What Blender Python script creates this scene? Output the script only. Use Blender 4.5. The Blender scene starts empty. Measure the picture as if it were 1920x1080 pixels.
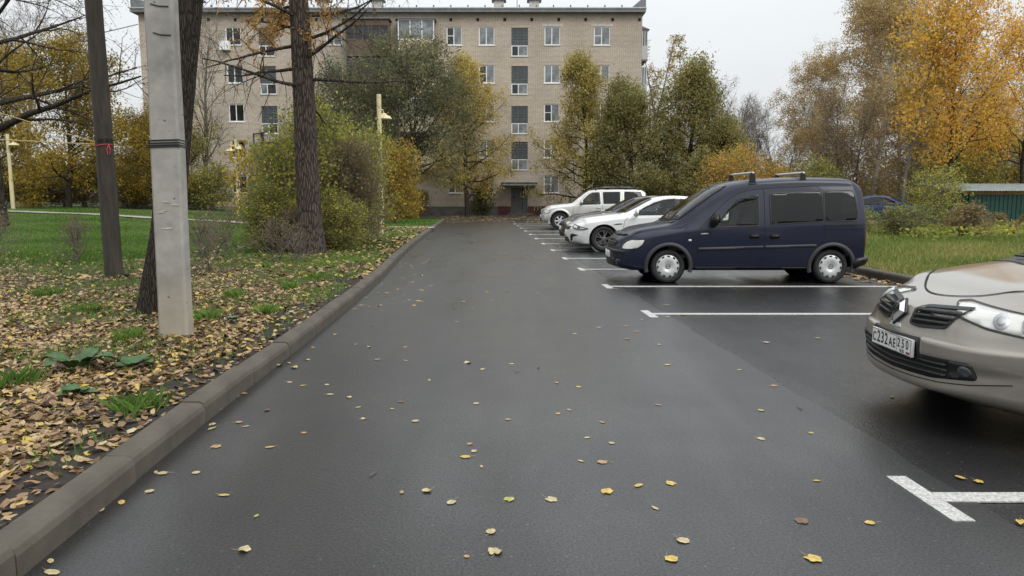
import bpy, bmesh, math, random
import numpy as np
from mathutils import Vector, Matrix
from mathutils.bvhtree import BVHTree
from mathutils.geometry import delaunay_2d_cdt

scene = bpy.context.scene
COL = scene.collection
R = math.radians
rnd = random.Random(7)

# ------------------------------------------------------------------ camera, sky, sun, exposure
cam_d = bpy.data.cameras.new("camera"); cam = bpy.data.objects.new("camera", cam_d); COL.objects.link(cam)
cam.location = (0, 0, 1.456)
cam.rotation_euler = (R(90 - 7.04), 0, 0)
cam_d.sensor_width = 36.0; cam_d.lens = 36.0 * 1400 / 1920
cam_d.clip_start = 0.05; cam_d.clip_end = 3000
scene.camera = cam

SUN_EL, SUN_AZ = R(46), R(138)            # azimuth clockwise from +Y
world = bpy.data.worlds.new("World"); scene.world = world; world.use_nodes = True
wn, wl = world.node_tree.nodes, world.node_tree.links
wn.clear()
w_out = wn.new("ShaderNodeOutputWorld"); w_bg = wn.new("ShaderNodeBackground")
w_sky = wn.new("ShaderNodeTexSky"); w_sky.sky_type = 'NISHITA'; w_sky.sun_disc = False
w_sky.sun_elevation = SUN_EL; w_sky.sun_rotation = SUN_AZ; w_sky.dust_density = 4.0; w_sky.air_density = 1.5
w_tc = wn.new("ShaderNodeTexCoord")
w_sep = wn.new("ShaderNodeSeparateXYZ"); wl.new(w_tc.outputs["Generated"], w_sep.inputs[0])
w_cl = wn.new("ShaderNodeMath"); w_cl.operation = 'MAXIMUM'; w_cl.inputs[1].default_value = 0.0
wl.new(w_sep.outputs["Z"], w_cl.inputs[0])
w_m = wn.new("ShaderNodeMath"); w_m.operation = 'MULTIPLY_ADD'      # overcast sky: brighter overhead than at the horizon
w_m.inputs[1].default_value = 1.3; w_m.inputs[2].default_value = 1.0
wl.new(w_cl.outputs[0], w_m.inputs[0])
w_ns = wn.new("ShaderNodeTexNoise"); w_ns.inputs["Scale"].default_value = 2.2; w_ns.inputs["Detail"].default_value = 4
w_mp = wn.new("ShaderNodeMapping"); w_mp.inputs["Scale"].default_value = (1, 1, 3)
wl.new(w_tc.outputs["Generated"], w_mp.inputs[0]); wl.new(w_mp.outputs[0], w_ns.inputs["Vector"])
w_nr = wn.new("ShaderNodeMapRange"); w_nr.inputs["To Min"].default_value = 0.92; w_nr.inputs["To Max"].default_value = 1.06
wl.new(w_ns.outputs["Fac"], w_nr.inputs["Value"])
w_mul = wn.new("ShaderNodeMath"); w_mul.operation = 'MULTIPLY'
wl.new(w_m.outputs[0], w_mul.inputs[0]); wl.new(w_nr.outputs[0], w_mul.inputs[1])
w_cc = wn.new("ShaderNodeMix"); w_cc.data_type = 'RGBA'; w_cc.blend_type = 'MULTIPLY'; w_cc.inputs[0].default_value = 1.0
w_cc.inputs[6].default_value = (5.75, 5.95, 6.1, 1)
wl.new(w_mul.outputs[0], w_cc.inputs[7])
w_mix = wn.new("ShaderNodeMix"); w_mix.data_type = 'RGBA'; w_mix.inputs[0].default_value = 0.94
wl.new(w_sky.outputs[0], w_mix.inputs[6]); wl.new(w_cc.outputs[2], w_mix.inputs[7])
wl.new(w_mix.outputs[2], w_bg.inputs["Color"]); w_bg.inputs["Strength"].default_value = 0.105
wl.new(w_bg.outputs[0], w_out.inputs[0])

sun_d = bpy.data.lights.new("sun", 'SUN'); sun = bpy.data.objects.new("sun", sun_d); COL.objects.link(sun)
sun_d.energy = 1.5; sun_d.angle = R(35); sun_d.color = (1.0, 0.97, 0.92)
_sd = Vector((math.sin(SUN_AZ) * math.cos(SUN_EL), math.cos(SUN_AZ) * math.cos(SUN_EL), math.sin(SUN_EL)))
sun.rotation_euler = _sd.to_track_quat('Z', 'Y').to_euler(); sun.location = (20, -10, 30)
scene.view_settings.view_transform = 'Standard'; scene.view_settings.look = 'None'
scene.view_settings.exposure = 0.27; scene.view_settings.gamma = 1.0

# ------------------------------------------------------------------ materials
MATS = {}
def nodes_of(name):
    m = bpy.data.materials.new(name); m.use_nodes = True
    nt = m.node_tree; b = nt.nodes.get("Principled BSDF")
    MATS[name] = m
    return m, nt, nt.nodes, nt.links, b

def mat(name, col, rough=0.6, metal=0.0, var=0.18, scale=6.0, bump=0.0, bscale=60.0, spec=0.5, coat=0.0, stretch=(1, 1, 1), col2=None, rvar=0.0, bdist=0.01):
    """principled with noise-driven colour variation and fine relief"""
    m, nt, N, L, b = nodes_of(name)
    tc = N.new("ShaderNodeTexCoord"); mp = N.new("ShaderNodeMapping"); mp.inputs["Scale"].default_value = stretch
    L.new(tc.outputs["Object"], mp.inputs[0])
    ns = N.new("ShaderNodeTexNoise"); ns.inputs["Scale"].default_value = scale; ns.inputs["Detail"].default_value = 6; ns.inputs["Roughness"].default_value = 0.6
    L.new(mp.outputs[0], ns.inputs["Vector"])
    rp = N.new("ShaderNodeValToRGB")
    a = [max(0, c * (1 - var)) for c in col]; c2 = [min(1, c * (1 + var)) for c in col] if col2 is None else col2
    rp.color_ramp.elements[0].position = 0.33; rp.color_ramp.elements[0].color = (*a, 1)
    rp.color_ramp.elements[1].position = 0.67; rp.color_ramp.elements[1].color = (*c2, 1)
    L.new(ns.outputs["Fac"], rp.inputs[0]); L.new(rp.outputs[0], b.inputs["Base Color"])
    b.inputs["Roughness"].default_value = rough; b.inputs["Metallic"].default_value = metal
    b.inputs["Specular IOR Level"].default_value = spec
    b.inputs["Coat Weight"].default_value = coat; b.inputs["Coat Roughness"].default_value = 0.06
    if rvar:
        mr = N.new("ShaderNodeMapRange"); mr.inputs["To Min"].default_value = max(0, rough - rvar); mr.inputs["To Max"].default_value = min(1, rough + rvar)
        L.new(ns.outputs["Fac"], mr.inputs["Value"]); L.new(mr.outputs[0], b.inputs["Roughness"])
    if bump:
        n2 = N.new("ShaderNodeTexNoise"); n2.inputs["Scale"].default_value = bscale; n2.inputs["Detail"].default_value = 4
        L.new(mp.outputs[0], n2.inputs["Vector"])
        bp = N.new("ShaderNodeBump"); bp.inputs["Strength"].default_value = bump; bp.inputs["Distance"].default_value = bdist
        L.new(n2.outputs["Fac"], bp.inputs["Height"]); L.new(bp.outputs[0], b.inputs["Normal"])
    return m

def leafmat(name, stops, rough=0.55, trans=0.45, gain=1.75):
    """leaf colours by a per-leaf random value"""
    m, nt, N, L, b = nodes_of(name)
    at = N.new("ShaderNodeAttribute"); at.attribute_name = "r"
    rp = N.new("ShaderNodeValToRGB"); els = rp.color_ramp.elements
    while len(els) < len(stops): els.new(0.5)
    for e, (p, c) in zip(els, stops): e.position = p; e.color = (*[min(.8, q * gain) for q in c], 1)
    L.new(at.outputs["Fac"], rp.inputs[0]); L.new(rp.outputs[0], b.inputs["Base Color"])
    b.inputs["Roughness"].default_value = rough; b.inputs["Specular IOR Level"].default_value = 0.3
    if trans:
        tr = N.new("ShaderNodeBsdfTranslucent"); L.new(rp.outputs[0], tr.inputs["Color"])
        mx = N.new("ShaderNodeMixShader"); mx.inputs[0].default_value = trans
        out = N.get("Material Output")
        L.new(b.outputs[0], mx.inputs[1]); L.new(tr.outputs[0], mx.inputs[2]); L.new(mx.outputs[0], out.inputs[0])
    return m

def barkmat(name, dark, light, sx=14.0, sz=2.2, bump=0.8, moss=None):
    m, nt, N, L, b = nodes_of(name)
    tc = N.new("ShaderNodeTexCoord"); mp = N.new("ShaderNodeMapping"); mp.inputs["Scale"].default_value = (sx, sx, sz)
    L.new(tc.outputs["Object"], mp.inputs[0])
    n0 = N.new("ShaderNodeTexNoise"); n0.inputs["Scale"].default_value = 0.7; n0.inputs["Detail"].default_value = 4
    L.new(mp.outputs[0], n0.inputs["Vector"])
    mixv = N.new("ShaderNodeMix"); mixv.data_type = 'RGBA'; mixv.inputs[0].default_value = 0.25
    L.new(mp.outputs[0], mixv.inputs[6]); L.new(n0.outputs["Color"], mixv.inputs[7])
    vo = N.new("ShaderNodeTexVoronoi"); vo.feature = 'DISTANCE_TO_EDGE'; vo.inputs["Scale"].default_value = 1.6
    L.new(mixv.outputs[2], vo.inputs["Vector"])
    n1 = N.new("ShaderNodeTexNoise"); n1.inputs["Scale"].default_value = 3.0; n1.inputs["Detail"].default_value = 8; n1.inputs["Roughness"].default_value = 0.7
    L.new(mp.outputs[0], n1.inputs["Vector"])
    mr = N.new("ShaderNodeMapRange"); mr.inputs["From Max"].default_value = 0.22
    L.new(vo.outputs["Distance"], mr.inputs["Value"])
    mu = N.new("ShaderNodeMath"); mu.operation = 'MULTIPLY'; L.new(mr.outputs[0], mu.inputs[0]); L.new(n1.outputs["Fac"], mu.inputs[1])
    rp = N.new("ShaderNodeValToRGB"); rp.color_ramp.elements[0].position = 0.08; rp.color_ramp.elements[0].color = (*dark, 1)
    rp.color_ramp.elements[1].position = 0.62; rp.color_ramp.elements[1].color = (*light, 1)
    L.new(mu.outputs[0], rp.inputs[0]); L.new(rp.outputs[0], b.inputs["Base Color"])
    b.inputs["Roughness"].default_value = 0.9; b.inputs["Specular IOR Level"].default_value = 0.2
    bp = N.new("ShaderNodeBump"); bp.inputs["Strength"].default_value = bump; bp.inputs["Distance"].default_value = 0.03
    L.new(mu.outputs[0], bp.inputs["Height"]); L.new(bp.outputs[0], b.inputs["Normal"])
    return m

def asphalt(name, base, wet, seed, light=2.2, bump=0.09):
    """damp asphalt: fine aggregate relief, damp and drier patches"""
    m, nt, N, L, b = nodes_of(name)
    tc = N.new("ShaderNodeTexCoord"); mp = N.new("ShaderNodeMapping"); mp.inputs["Location"].default_value = (seed, seed * .7, 0)
    L.new(tc.outputs["Object"], mp.inputs[0])
    big = N.new("ShaderNodeTexNoise"); big.inputs["Scale"].default_value = 0.45; big.inputs["Detail"].default_value = 5; big.inputs["Roughness"].default_value = 0.6
    L.new(mp.outputs[0], big.inputs["Vector"])
    mp2 = N.new("ShaderNodeMapping"); mp2.inputs["Scale"].default_value = (1.6, 0.28, 1); L.new(mp.outputs[0], mp2.inputs[0])
    trk = N.new("ShaderNodeTexNoise"); trk.inputs["Scale"].default_value = 1.0; trk.inputs["Detail"].default_value = 3; L.new(mp2.outputs[0], trk.inputs["Vector"])
    fine = N.new("ShaderNodeTexVoronoi"); fine.inputs["Scale"].default_value = 70.0; L.new(mp.outputs[0], fine.inputs["Vector"])
    fin2 = N.new("ShaderNodeTexNoise"); fin2.inputs["Scale"].default_value = 85.0; fin2.inputs["Detail"].default_value = 6; fin2.inputs["Roughness"].default_value = 0.75
    L.new(mp.outputs[0], fin2.inputs["Vector"])
    rp = N.new("ShaderNodeValToRGB")
    rp.color_ramp.elements[0].position = 0.25; rp.color_ramp.elements[0].color = tuple(c * .25 for c in base) + (1,)
    rp.color_ramp.elements[1].position = 0.8; rp.color_ramp.elements[1].color = tuple(c * light for c in base) + (1,)
    L.new(fin2.outputs["Fac"], rp.inputs[0])
    chip = N.new("ShaderNodeTexVoronoi"); chip.inputs["Scale"].default_value = 26.0; L.new(mp.outputs[0], chip.inputs["Vector"])
    cr = N.new("ShaderNodeMapRange"); cr.inputs["From Min"].default_value = 0.16; cr.inputs["From Max"].default_value = 0.10; L.new(chip.outputs["Distance"], cr.inputs["Value"])
    csel = N.new("ShaderNodeSeparateColor"); L.new(chip.outputs["Color"], csel.inputs[0])
    cg = N.new("ShaderNodeMath"); cg.operation = 'GREATER_THAN'; cg.inputs[1].default_value = 0.80; L.new(csel.outputs[0], cg.inputs[0])
    cm = N.new("ShaderNodeMath"); cm.operation = 'MULTIPLY'; L.new(cr.outputs[0], cm.inputs[0]); L.new(cg.outputs[0], cm.inputs[1])
    cx = N.new("ShaderNodeMix"); cx.data_type = 'RGBA'; L.new(cm.outputs[0], cx.inputs[0]); L.new(rp.outputs[0], cx.inputs[6]); cx.inputs[7].default_value = (0.10, 0.098, 0.094, 1)
    mx = N.new("ShaderNodeMix"); mx.data_type = 'RGBA'; mx.blend_type = 'MULTIPLY'; mx.inputs[0].default_value = 0.5
    L.new(cx.outputs[2], mx.inputs[6])
    r2 = N.new("ShaderNodeValToRGB"); r2.color_ramp.elements[0].position = 0.3; r2.color_ramp.elements[0].color = (.55, .55, .55, 1)
    r2.color_ramp.elements[1].position = 0.7; r2.color_ramp.elements[1].color = (1, 1, 1, 1); L.new(big.outputs["Fac"], r2.inputs[0])
    L.new(r2.outputs[0], mx.inputs[7]); L.new(mx.outputs[2], b.inputs["Base Color"])
    ad = N.new("ShaderNodeMath"); ad.operation = 'ADD'; L.new(big.outputs["Fac"], ad.inputs[0]); L.new(trk.outputs["Fac"], ad.inputs[1])
    mr = N.new("ShaderNodeMapRange"); mr.inputs["From Min"].default_value = 0.75; mr.inputs["From Max"].default_value = 1.25
    mr.inputs["To Min"].default_value = wet[0]; mr.inputs["To Max"].default_value = wet[1]
    L.new(ad.outputs[0], mr.inputs["Value"])
    gr = N.new("ShaderNodeMapRange"); gr.inputs["From Min"].default_value = 0.36; gr.inputs["From Max"].default_value = 0.60; gr.inputs["To Min"].default_value = 0.50; gr.inputs["To Max"].default_value = 1.1
    L.new(fin2.outputs["Fac"], gr.inputs["Value"])            # pits between the stones hold no sheen
    gm = N.new("ShaderNodeMath"); gm.operation = 'MULTIPLY'; gm.use_clamp = True; L.new(mr.outputs[0], gm.inputs[0]); L.new(gr.outputs[0], gm.inputs[1]); L.new(gm.outputs[0], b.inputs["Coat Weight"])
    rr = N.new("ShaderNodeMapRange"); rr.inputs["From Min"].default_value = 0.75; rr.inputs["From Max"].default_value = 1.25
    rr.inputs["To Min"].default_value = wet[3]; rr.inputs["To Max"].default_value = wet[2]; L.new(ad.outputs[0], rr.inputs["Value"]); L.new(rr.outputs[0], b.inputs["Coat Roughness"])
    b.inputs["Coat IOR"].default_value = 1.50; b.inputs["Roughness"].default_value = 0.4
    b.inputs["Specular IOR Level"].default_value = 0.25
    sm = N.new("ShaderNodeMath"); sm.operation = 'ADD'; L.new(fine.outputs["Distance"], sm.inputs[0]); L.new(fin2.outputs["Fac"], sm.inputs[1])
    bp = N.new("ShaderNodeBump"); bp.inputs["Strength"].default_value = 0.6; bp.inputs["Distance"].default_value = 0.003
    L.new(sm.outputs[0], bp.inputs["Height"]); L.new(bp.outputs[0], b.inputs["Normal"])
    b2 = N.new("ShaderNodeBump"); b2.inputs["Strength"].default_value = bump; b2.inputs["Distance"].default_value = 0.003
    L.new(sm.outputs[0], b2.inputs["Height"]); L.new(b2.outputs[0], b.inputs["Coat Normal"])
    return m

asphalt("asphalt_road", (0.0150, 0.0150, 0.0152), (0.70, 1.0, 0.26, 0.42), 3.0, 3.2, 0.10)
asphalt("asphalt_parking", (0.010, 0.010, 0.0104), (0.25, 0.85, 0.16, 0.42), 11.0, 3.2, 0.5)
asphalt("asphalt_old", (0.045, 0.043, 0.041), (0.2, 0.6, 0.2, 0.4), 23.0)
mat("paint_white", (0.40, 0.395, 0.38), 0.5, var=0.25, scale=60, bump=0.6, bscale=120, col2=(0.66, 0.66, 0.64))
mat("soil", (0.022, 0.017, 0.013), 0.9, var=0.5, scale=9, bump=1.0, bscale=30, bdist=0.03)
mat("kerb_concrete", (0.082, 0.072, 0.056), 0.8, var=0.22, scale=5, bump=0.5, bscale=90, bdist=0.004)
mat("concrete_pole", (0.36, 0.355, 0.335), 0.85, var=0.14, scale=3.0, bump=0.5, bscale=40, bdist=0.006)
mat("concrete_path", (0.30, 0.28, 0.24), 0.85, var=0.2, scale=3, bump=0.4, bscale=40)
mat("dark_pole_mat", (0.050, 0.042, 0.034), 0.9, var=0.35, scale=4, bump=0.7, bscale=20, stretch=(3, 3, .5))
mat("ground_far", (0.06, 0.065, 0.03), 0.95, var=0.4, scale=0.6, bump=0.5, bscale=6)
mat("ground_lawn", (0.050, 0.090, 0.020), 0.95, var=0.4, scale=1.2, bump=0.9, bscale=25, bdist=0.04, col2=(0.085, 0.115, 0.035))
mat("ground_litter", (0.075, 0.05, 0.03), 0.95, var=0.45, scale=7, bump=1.0, bscale=25, bdist=0.03, col2=(0.13, 0.10, 0.05))
mat("ground_dry", (0.09, 0.095, 0.03), 0.95, var=0.35, scale=2.2, bump=0.9, bscale=25, bdist=0.04, col2=(0.20, 0.165, 0.075))
mat("black_plastic", (0.012, 0.012, 0.013), 0.45, var=0.15, scale=20)
mat("black_gap", (0.004, 0.004, 0.004), 0.8, var=0.1)
mat("trim_grey", (0.035, 0.036, 0.04), 0.6, var=0.12, scale=20)
mat("rubber", (0.016, 0.016, 0.017), 0.75, var=0.25, scale=25, bump=0.3, bscale=120)
mat("wheel_silver", (0.60, 0.61, 0.62), 0.35, metal=0.3, var=0.10, scale=18)
mat("wheel_dark", (0.05, 0.05, 0.053), 0.35, metal=0.5, var=0.15, scale=18)
mat("chrome", (0.72, 0.72, 0.73), 0.10, metal=1.0, var=0.05)
def carglass(name, tint):
    m, nt, N, L, b = nodes_of(name); N.remove(b)
    tr = N.new("ShaderNodeBsdfTransparent"); gl = N.new("ShaderNodeBsdfGlossy"); gl.inputs["Roughness"].default_value = 0.02; fr = N.new("ShaderNodeFresnel"); fr.inputs["IOR"].default_value = 1.52
    tc = N.new("ShaderNodeTexCoord"); ns = N.new("ShaderNodeTexNoise"); ns.inputs["Scale"].default_value = 4; ns.inputs["Detail"].default_value = 6; L.new(tc.outputs["Object"], ns.inputs["Vector"])
    rp = N.new("ShaderNodeValToRGB"); rp.color_ramp.elements[0].color = (*[c * .9 for c in tint], 1); rp.color_ramp.elements[1].color = (*[min(1, c * 1.1) for c in tint], 1)
    L.new(ns.outputs["Fac"], rp.inputs[0]); L.new(rp.outputs[0], tr.inputs["Color"])
    mx = N.new("ShaderNodeMixShader"); L.new(fr.outputs[0], mx.inputs[0]); L.new(tr.outputs[0], mx.inputs[1]); L.new(gl.outputs[0], mx.inputs[2]); L.new(mx.outputs[0], N["Material Output"].inputs[0])
carglass("glass_clear", (0.80, 0.86, 0.84)); carglass("glass_tinted", (0.10, 0.11, 0.115))
mat("glass_dark", (0.010, 0.012, 0.013), 0.03, var=0.2, scale=3, spec=0.6)
mat("glass_mid", (0.05, 0.058, 0.060), 0.03, var=0.2, scale=3, spec=0.6)
mat("interior", (0.055, 0.055, 0.058), 0.85, var=0.25, scale=8, bump=0.3, bscale=80)
mat("seat_cloth", (0.075, 0.075, 0.08), 0.95, var=0.3, scale=10, bump=0.4, bscale=90)
mat("wheel_mid", (0.20, 0.20, 0.205), 0.3, metal=0.6, var=0.2, scale=18)
mat("lamp_amber", (0.55, 0.22, 0.03), 0.2, var=0.1)
mat("lamp_red", (0.20, 0.012, 0.012), 0.15, var=0.1, coat=0.6)
mat("lamp_white", (0.62, 0.62, 0.58), 0.15, var=0.05, coat=1.0, scale=12)
mat("plate_white", (0.72, 0.72, 0.70), 0.35, var=0.05)
mat("print_black", (0.01, 0.01, 0.01), 0.5, var=0.1)
mat("print_blue", (0.02, 0.06, 0.3), 0.5, var=0.1)
mat("print_red", (0.5, 0.02, 0.02), 0.5, var=0.1)
mat("lamp_cream", (0.62, 0.55, 0.32), 0.55, var=0.10, scale=4, bump=0.2)
mat("wire_yellow", (0.5, 0.38, 0.14), 0.6, var=0.1)
mat("wire_black", (0.02, 0.02, 0.02), 0.6, var=0.1)
mat("rope_red", (0.45, 0.06, 0.07), 0.7, var=0.3, scale=30)
mat("white_pvc", (0.78, 0.79, 0.79), 0.4, var=0.04, scale=6)
mat("window_glass", (0.10, 0.115, 0.125), 0.04, var=0.5, scale=0.9, spec=0.7, col2=(0.30, 0.33, 0.35))
mat("window_glass_dark", (0.015, 0.018, 0.02), 0.04, var=0.5, scale=1.2, spec=0.6)
mat("curtain", (0.55, 0.56, 0.55), 0.9, var=0.15, scale=5, stretch=(6, 1, .3))
mat("glass_block", (0.085, 0.10, 0.105), 0.25, var=0.35, scale=2.5, spec=0.5)
mat("metal_grey", (0.17, 0.175, 0.18), 0.5, metal=0.3, var=0.2, scale=3)
mat("metal_light", (0.45, 0.46, 0.47), 0.5, metal=0.3, var=0.15, scale=3)
mat("door_grey", (0.115, 0.12, 0.125), 0.55, var=0.15, scale=2.5)
mat("plinth_red", (0.10, 0.04, 0.035), 0.85, var=0.35, scale=2.5, bump=0.4)
mat("plinth_grey", (0.12, 0.115, 0.105), 0.9, var=0.35, scale=2, bump=0.5)
mat("balcony_brown", (0.12, 0.085, 0.06), 0.8, var=0.3, scale=3, stretch=(6, 1, 1))
mat("balcony_cream", (0.60, 0.53, 0.38), 0.7, var=0.08, scale=3)
mat("fence_green", (0.010, 0.055, 0.042), 0.4, var=0.2, scale=3, coat=0.15)
mat("roof_sheet", (0.20, 0.235, 0.225), 0.6, var=0.35, scale=4)
mat("wood_plank", (0.30, 0.20, 0.10), 0.85, var=0.3, scale=4)
mat("lintel_white", (0.50, 0.48, 0.44), 0.8, var=0.25, scale=6)
mat("lintel_tan", (0.44, 0.38, 0.31), 0.85, var=0.15, scale=6)

def brickmat():
    m, nt, N, L, b = nodes_of("facade_brick")
    tc = N.new("ShaderNodeTexCoord"); sp = N.new("ShaderNodeSeparateXYZ"); L.new(tc.outputs["Object"], sp.inputs[0])
    ad = N.new("ShaderNodeMath"); ad.operation = 'ADD'; L.new(sp.outputs["X"], ad.inputs[0]); L.new(sp.outputs["Y"], ad.inputs[1])
    cb = N.new("ShaderNodeCombineXYZ"); L.new(ad.outputs[0], cb.inputs["X"]); L.new(sp.outputs["Z"], cb.inputs["Y"])
    br = N.new("ShaderNodeTexBrick"); br.offset = 0.5; L.new(cb.outputs[0], br.inputs["Vector"])
    br.inputs["Scale"].default_value = 1.0; br.inputs["Brick Width"].default_value = 0.275; br.inputs["Row Height"].default_value = 0.090
    br.inputs["Mortar Size"].default_value = 0.013; br.inputs["Mortar Smooth"].default_value = 0.3; br.inputs["Bias"].default_value = 0.05
    br.inputs["Color1"].default_value = (0.63, 0.565, 0.485, 1); br.inputs["Color2"].default_value = (0.54, 0.48, 0.405, 1); br.inputs["Mortar"].default_value = (0.20, 0.165, 0.135, 1)
    ns = N.new("ShaderNodeTexNoise"); ns.inputs["Scale"].default_value = 0.35; ns.inputs["Detail"].default_value = 6; L.new(tc.outputs["Object"], ns.inputs["Vector"])
    rp = N.new("ShaderNodeValToRGB"); rp.color_ramp.elements[0].position = 0.3; rp.color_ramp.elements[0].color = (.80, .78, .77, 1)
    rp.color_ramp.elements[1].position = 0.7; rp.color_ramp.elements[1].color = (1.06, 1.04, 1.0, 1); L.new(ns.outputs["Fac"], rp.inputs[0])
    mx = N.new("ShaderNodeMix"); mx.data_type = 'RGBA'; mx.blend_type = 'MULTIPLY'; mx.inputs[0].default_value = 1
    L.new(br.outputs["Color"], mx.inputs[6]); L.new(rp.outputs[0], mx.inputs[7]); L.new(mx.outputs[2], b.inputs["Base Color"])
    b.inputs["Roughness"].default_value = 0.9
    bp = N.new("ShaderNodeBump"); bp.invert = True; bp.inputs["Strength"].default_value = 0.6; bp.inputs["Distance"].default_value = 0.01
    L.new(br.outputs["Fac"], bp.inputs["Height"]); L.new(bp.outputs[0], b.inputs["Normal"])
    return m
brickmat()

def carpaint(name, col, metal=0.0, rough=0.35, dirt=(0.16, 0.14, 0.12), dirt_amt=0.25, coat=1.0):
    m, nt, N, L, b = nodes_of(name)
    tc = N.new("ShaderNodeTexCoord")
    ns = N.new("ShaderNodeTexNoise"); ns.inputs["Scale"].default_value = 3.5; ns.inputs["Detail"].default_value = 8; ns.inputs["Roughness"].default_value = 0.7
    L.new(tc.outputs["Object"], ns.inputs["Vector"])
    sp = N.new("ShaderNodeSeparateXYZ"); L.new(tc.outputs["Object"], sp.inputs[0])
    hz = N.new("ShaderNodeMapRange"); hz.inputs["From Min"].default_value = 0.2; hz.inputs["From Max"].default_value = 0.75
    hz.inputs["To Min"].default_value = 1.0; hz.inputs["To Max"].default_value = 0.25; L.new(sp.outputs["Z"], hz.inputs["Value"])
    mr = N.new("ShaderNodeMapRange"); mr.inputs["From Min"].default_value = 0.4; mr.inputs["From Max"].default_value = 0.75; mr.inputs["To Max"].default_value = dirt_amt * 2
    L.new(ns.outputs["Fac"], mr.inputs["Value"])
    mu = N.new("ShaderNodeMath"); mu.operation = 'MULTIPLY'; L.new(mr.outputs[0], mu.inputs[0]); L.new(hz.outputs[0], mu.inputs[1])
    mx = N.new("ShaderNodeMix"); mx.data_type = 'RGBA'; L.new(mu.outputs[0], mx.inputs[0]); mx.inputs[6].default_value = (*col, 1); mx.inputs[7].default_value = (*dirt, 1)
    L.new(mx.outputs[2], b.inputs["Base Color"])
    b.inputs["Metallic"].default_value = metal; b.inputs["Roughness"].default_value = rough; b.inputs["Specular IOR Level"].default_value = 0.3
    b.inputs["Coat Weight"].default_value = coat
    r2 = N.new("ShaderNodeMapRange"); r2.inputs["To Min"].default_value = 0.02; r2.inputs["To Max"].default_value = 0.12
    L.new(ns.outputs["Fac"], r2.inputs["Value"]); L.new(r2.outputs[0], b.inputs["Coat Roughness"])
    # water beads and road film
    n3 = N.new("ShaderNodeTexNoise"); n3.inputs["Scale"].default_value = 140; n3.inputs["Detail"].default_value = 2; L.new(tc.outputs["Object"], n3.inputs["Vector"])
    bp = N.new("ShaderNodeBump"); bp.inputs["Strength"].default_value = 0.06; bp.inputs["Distance"].default_value = 0.002
    L.new(n3.outputs["Fac"], bp.inputs["Height"]); L.new(bp.outputs[0], b.inputs["Coat Normal"])
    return m
carpaint("paint_blue", (0.0026, 0.0056, 0.024), 0.0, 0.5, coat=0.45, dirt=(0.03, 0.028, 0.027), dirt_amt=0.14)
carpaint("paint_white_car", (0.74, 0.75, 0.75), 0.0, 0.4, dirt=(0.42, 0.40, 0.37), dirt_amt=0.18)
carpaint("paint_silver", (0.60, 0.60, 0.58), 0.35, 0.38, dirt=(0.30, 0.28, 0.25), dirt_amt=0.3)
carpaint("paint_beige", (0.31, 0.285, 0.248), 0.55, 0.36, dirt=(0.20, 0.17, 0.13), dirt_amt=0.22)
carpaint("paint_darkgrey", (0.035, 0.037, 0.040), 0.4, 0.35, dirt=(0.1, 0.09, 0.08))
carpaint("paint_royal", (0.018, 0.035, 0.16), 0.2, 0.35)

# ------------------------------------------------------------------ mesh helpers
def link(name, me, parent=None, loc=None):
    o = bpy.data.objects.new(name, me); COL.objects.link(o)
    if parent is not None: o.parent = parent
    if loc is not None: o.location = loc
    return o
def tag(o, label=None, cat=None, group=None, kind=None):
    if label: o["label"] = label
    if cat: o["category"] = cat
    if group: o["group"] = group
    if kind: o["kind"] = kind
    return o
def thing(name, label, cat, loc=(0, 0, 0), group=None, rz=0.0):
    o = link(name, None, None, loc); o.rotation_euler = (0, 0, rz); o.empty_display_size = 0.2
    return tag(o, label, cat, group)
def smooth(me, on=True):
    me.polygons.foreach_set("use_smooth", np.full(len(me.polygons), on)); return me
def mesh_vf(name, V, F, m=None, sm=False):
    me = bpy.data.meshes.new(name); me.from_pydata([tuple(v) for v in V], [], [tuple(f) for f in F])
    if m: me.materials.append(MATS[m])
    if sm: smooth(me)
    me.update(); return me
def mesh_np(name, V, F, m=None, sm=False, attr=None):
    """V (n,3), F (k,s) uniform polygons; attr: per-vertex float 'r'"""
    V = np.asarray(V, np.float32); F = np.asarray(F, np.int32)
    me = bpy.data.meshes.new(name); me.vertices.add(len(V)); me.vertices.foreach_set("co", V.ravel())
    k, s = F.shape
    me.loops.add(k * s); me.loops.foreach_set("vertex_index", F.ravel())
    me.polygons.add(k); me.polygons.foreach_set("loop_start", np.arange(0, k * s, s, dtype=np.int32))
    me.update(calc_edges=True)
    if m: me.materials.append(MATS[m])
    if sm: smooth(me)
    if attr is not None:
        a = me.attributes.new("r", 'FLOAT', 'POINT'); a.data.foreach_set("value", np.asarray(attr, np.float32))
    return me

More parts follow.
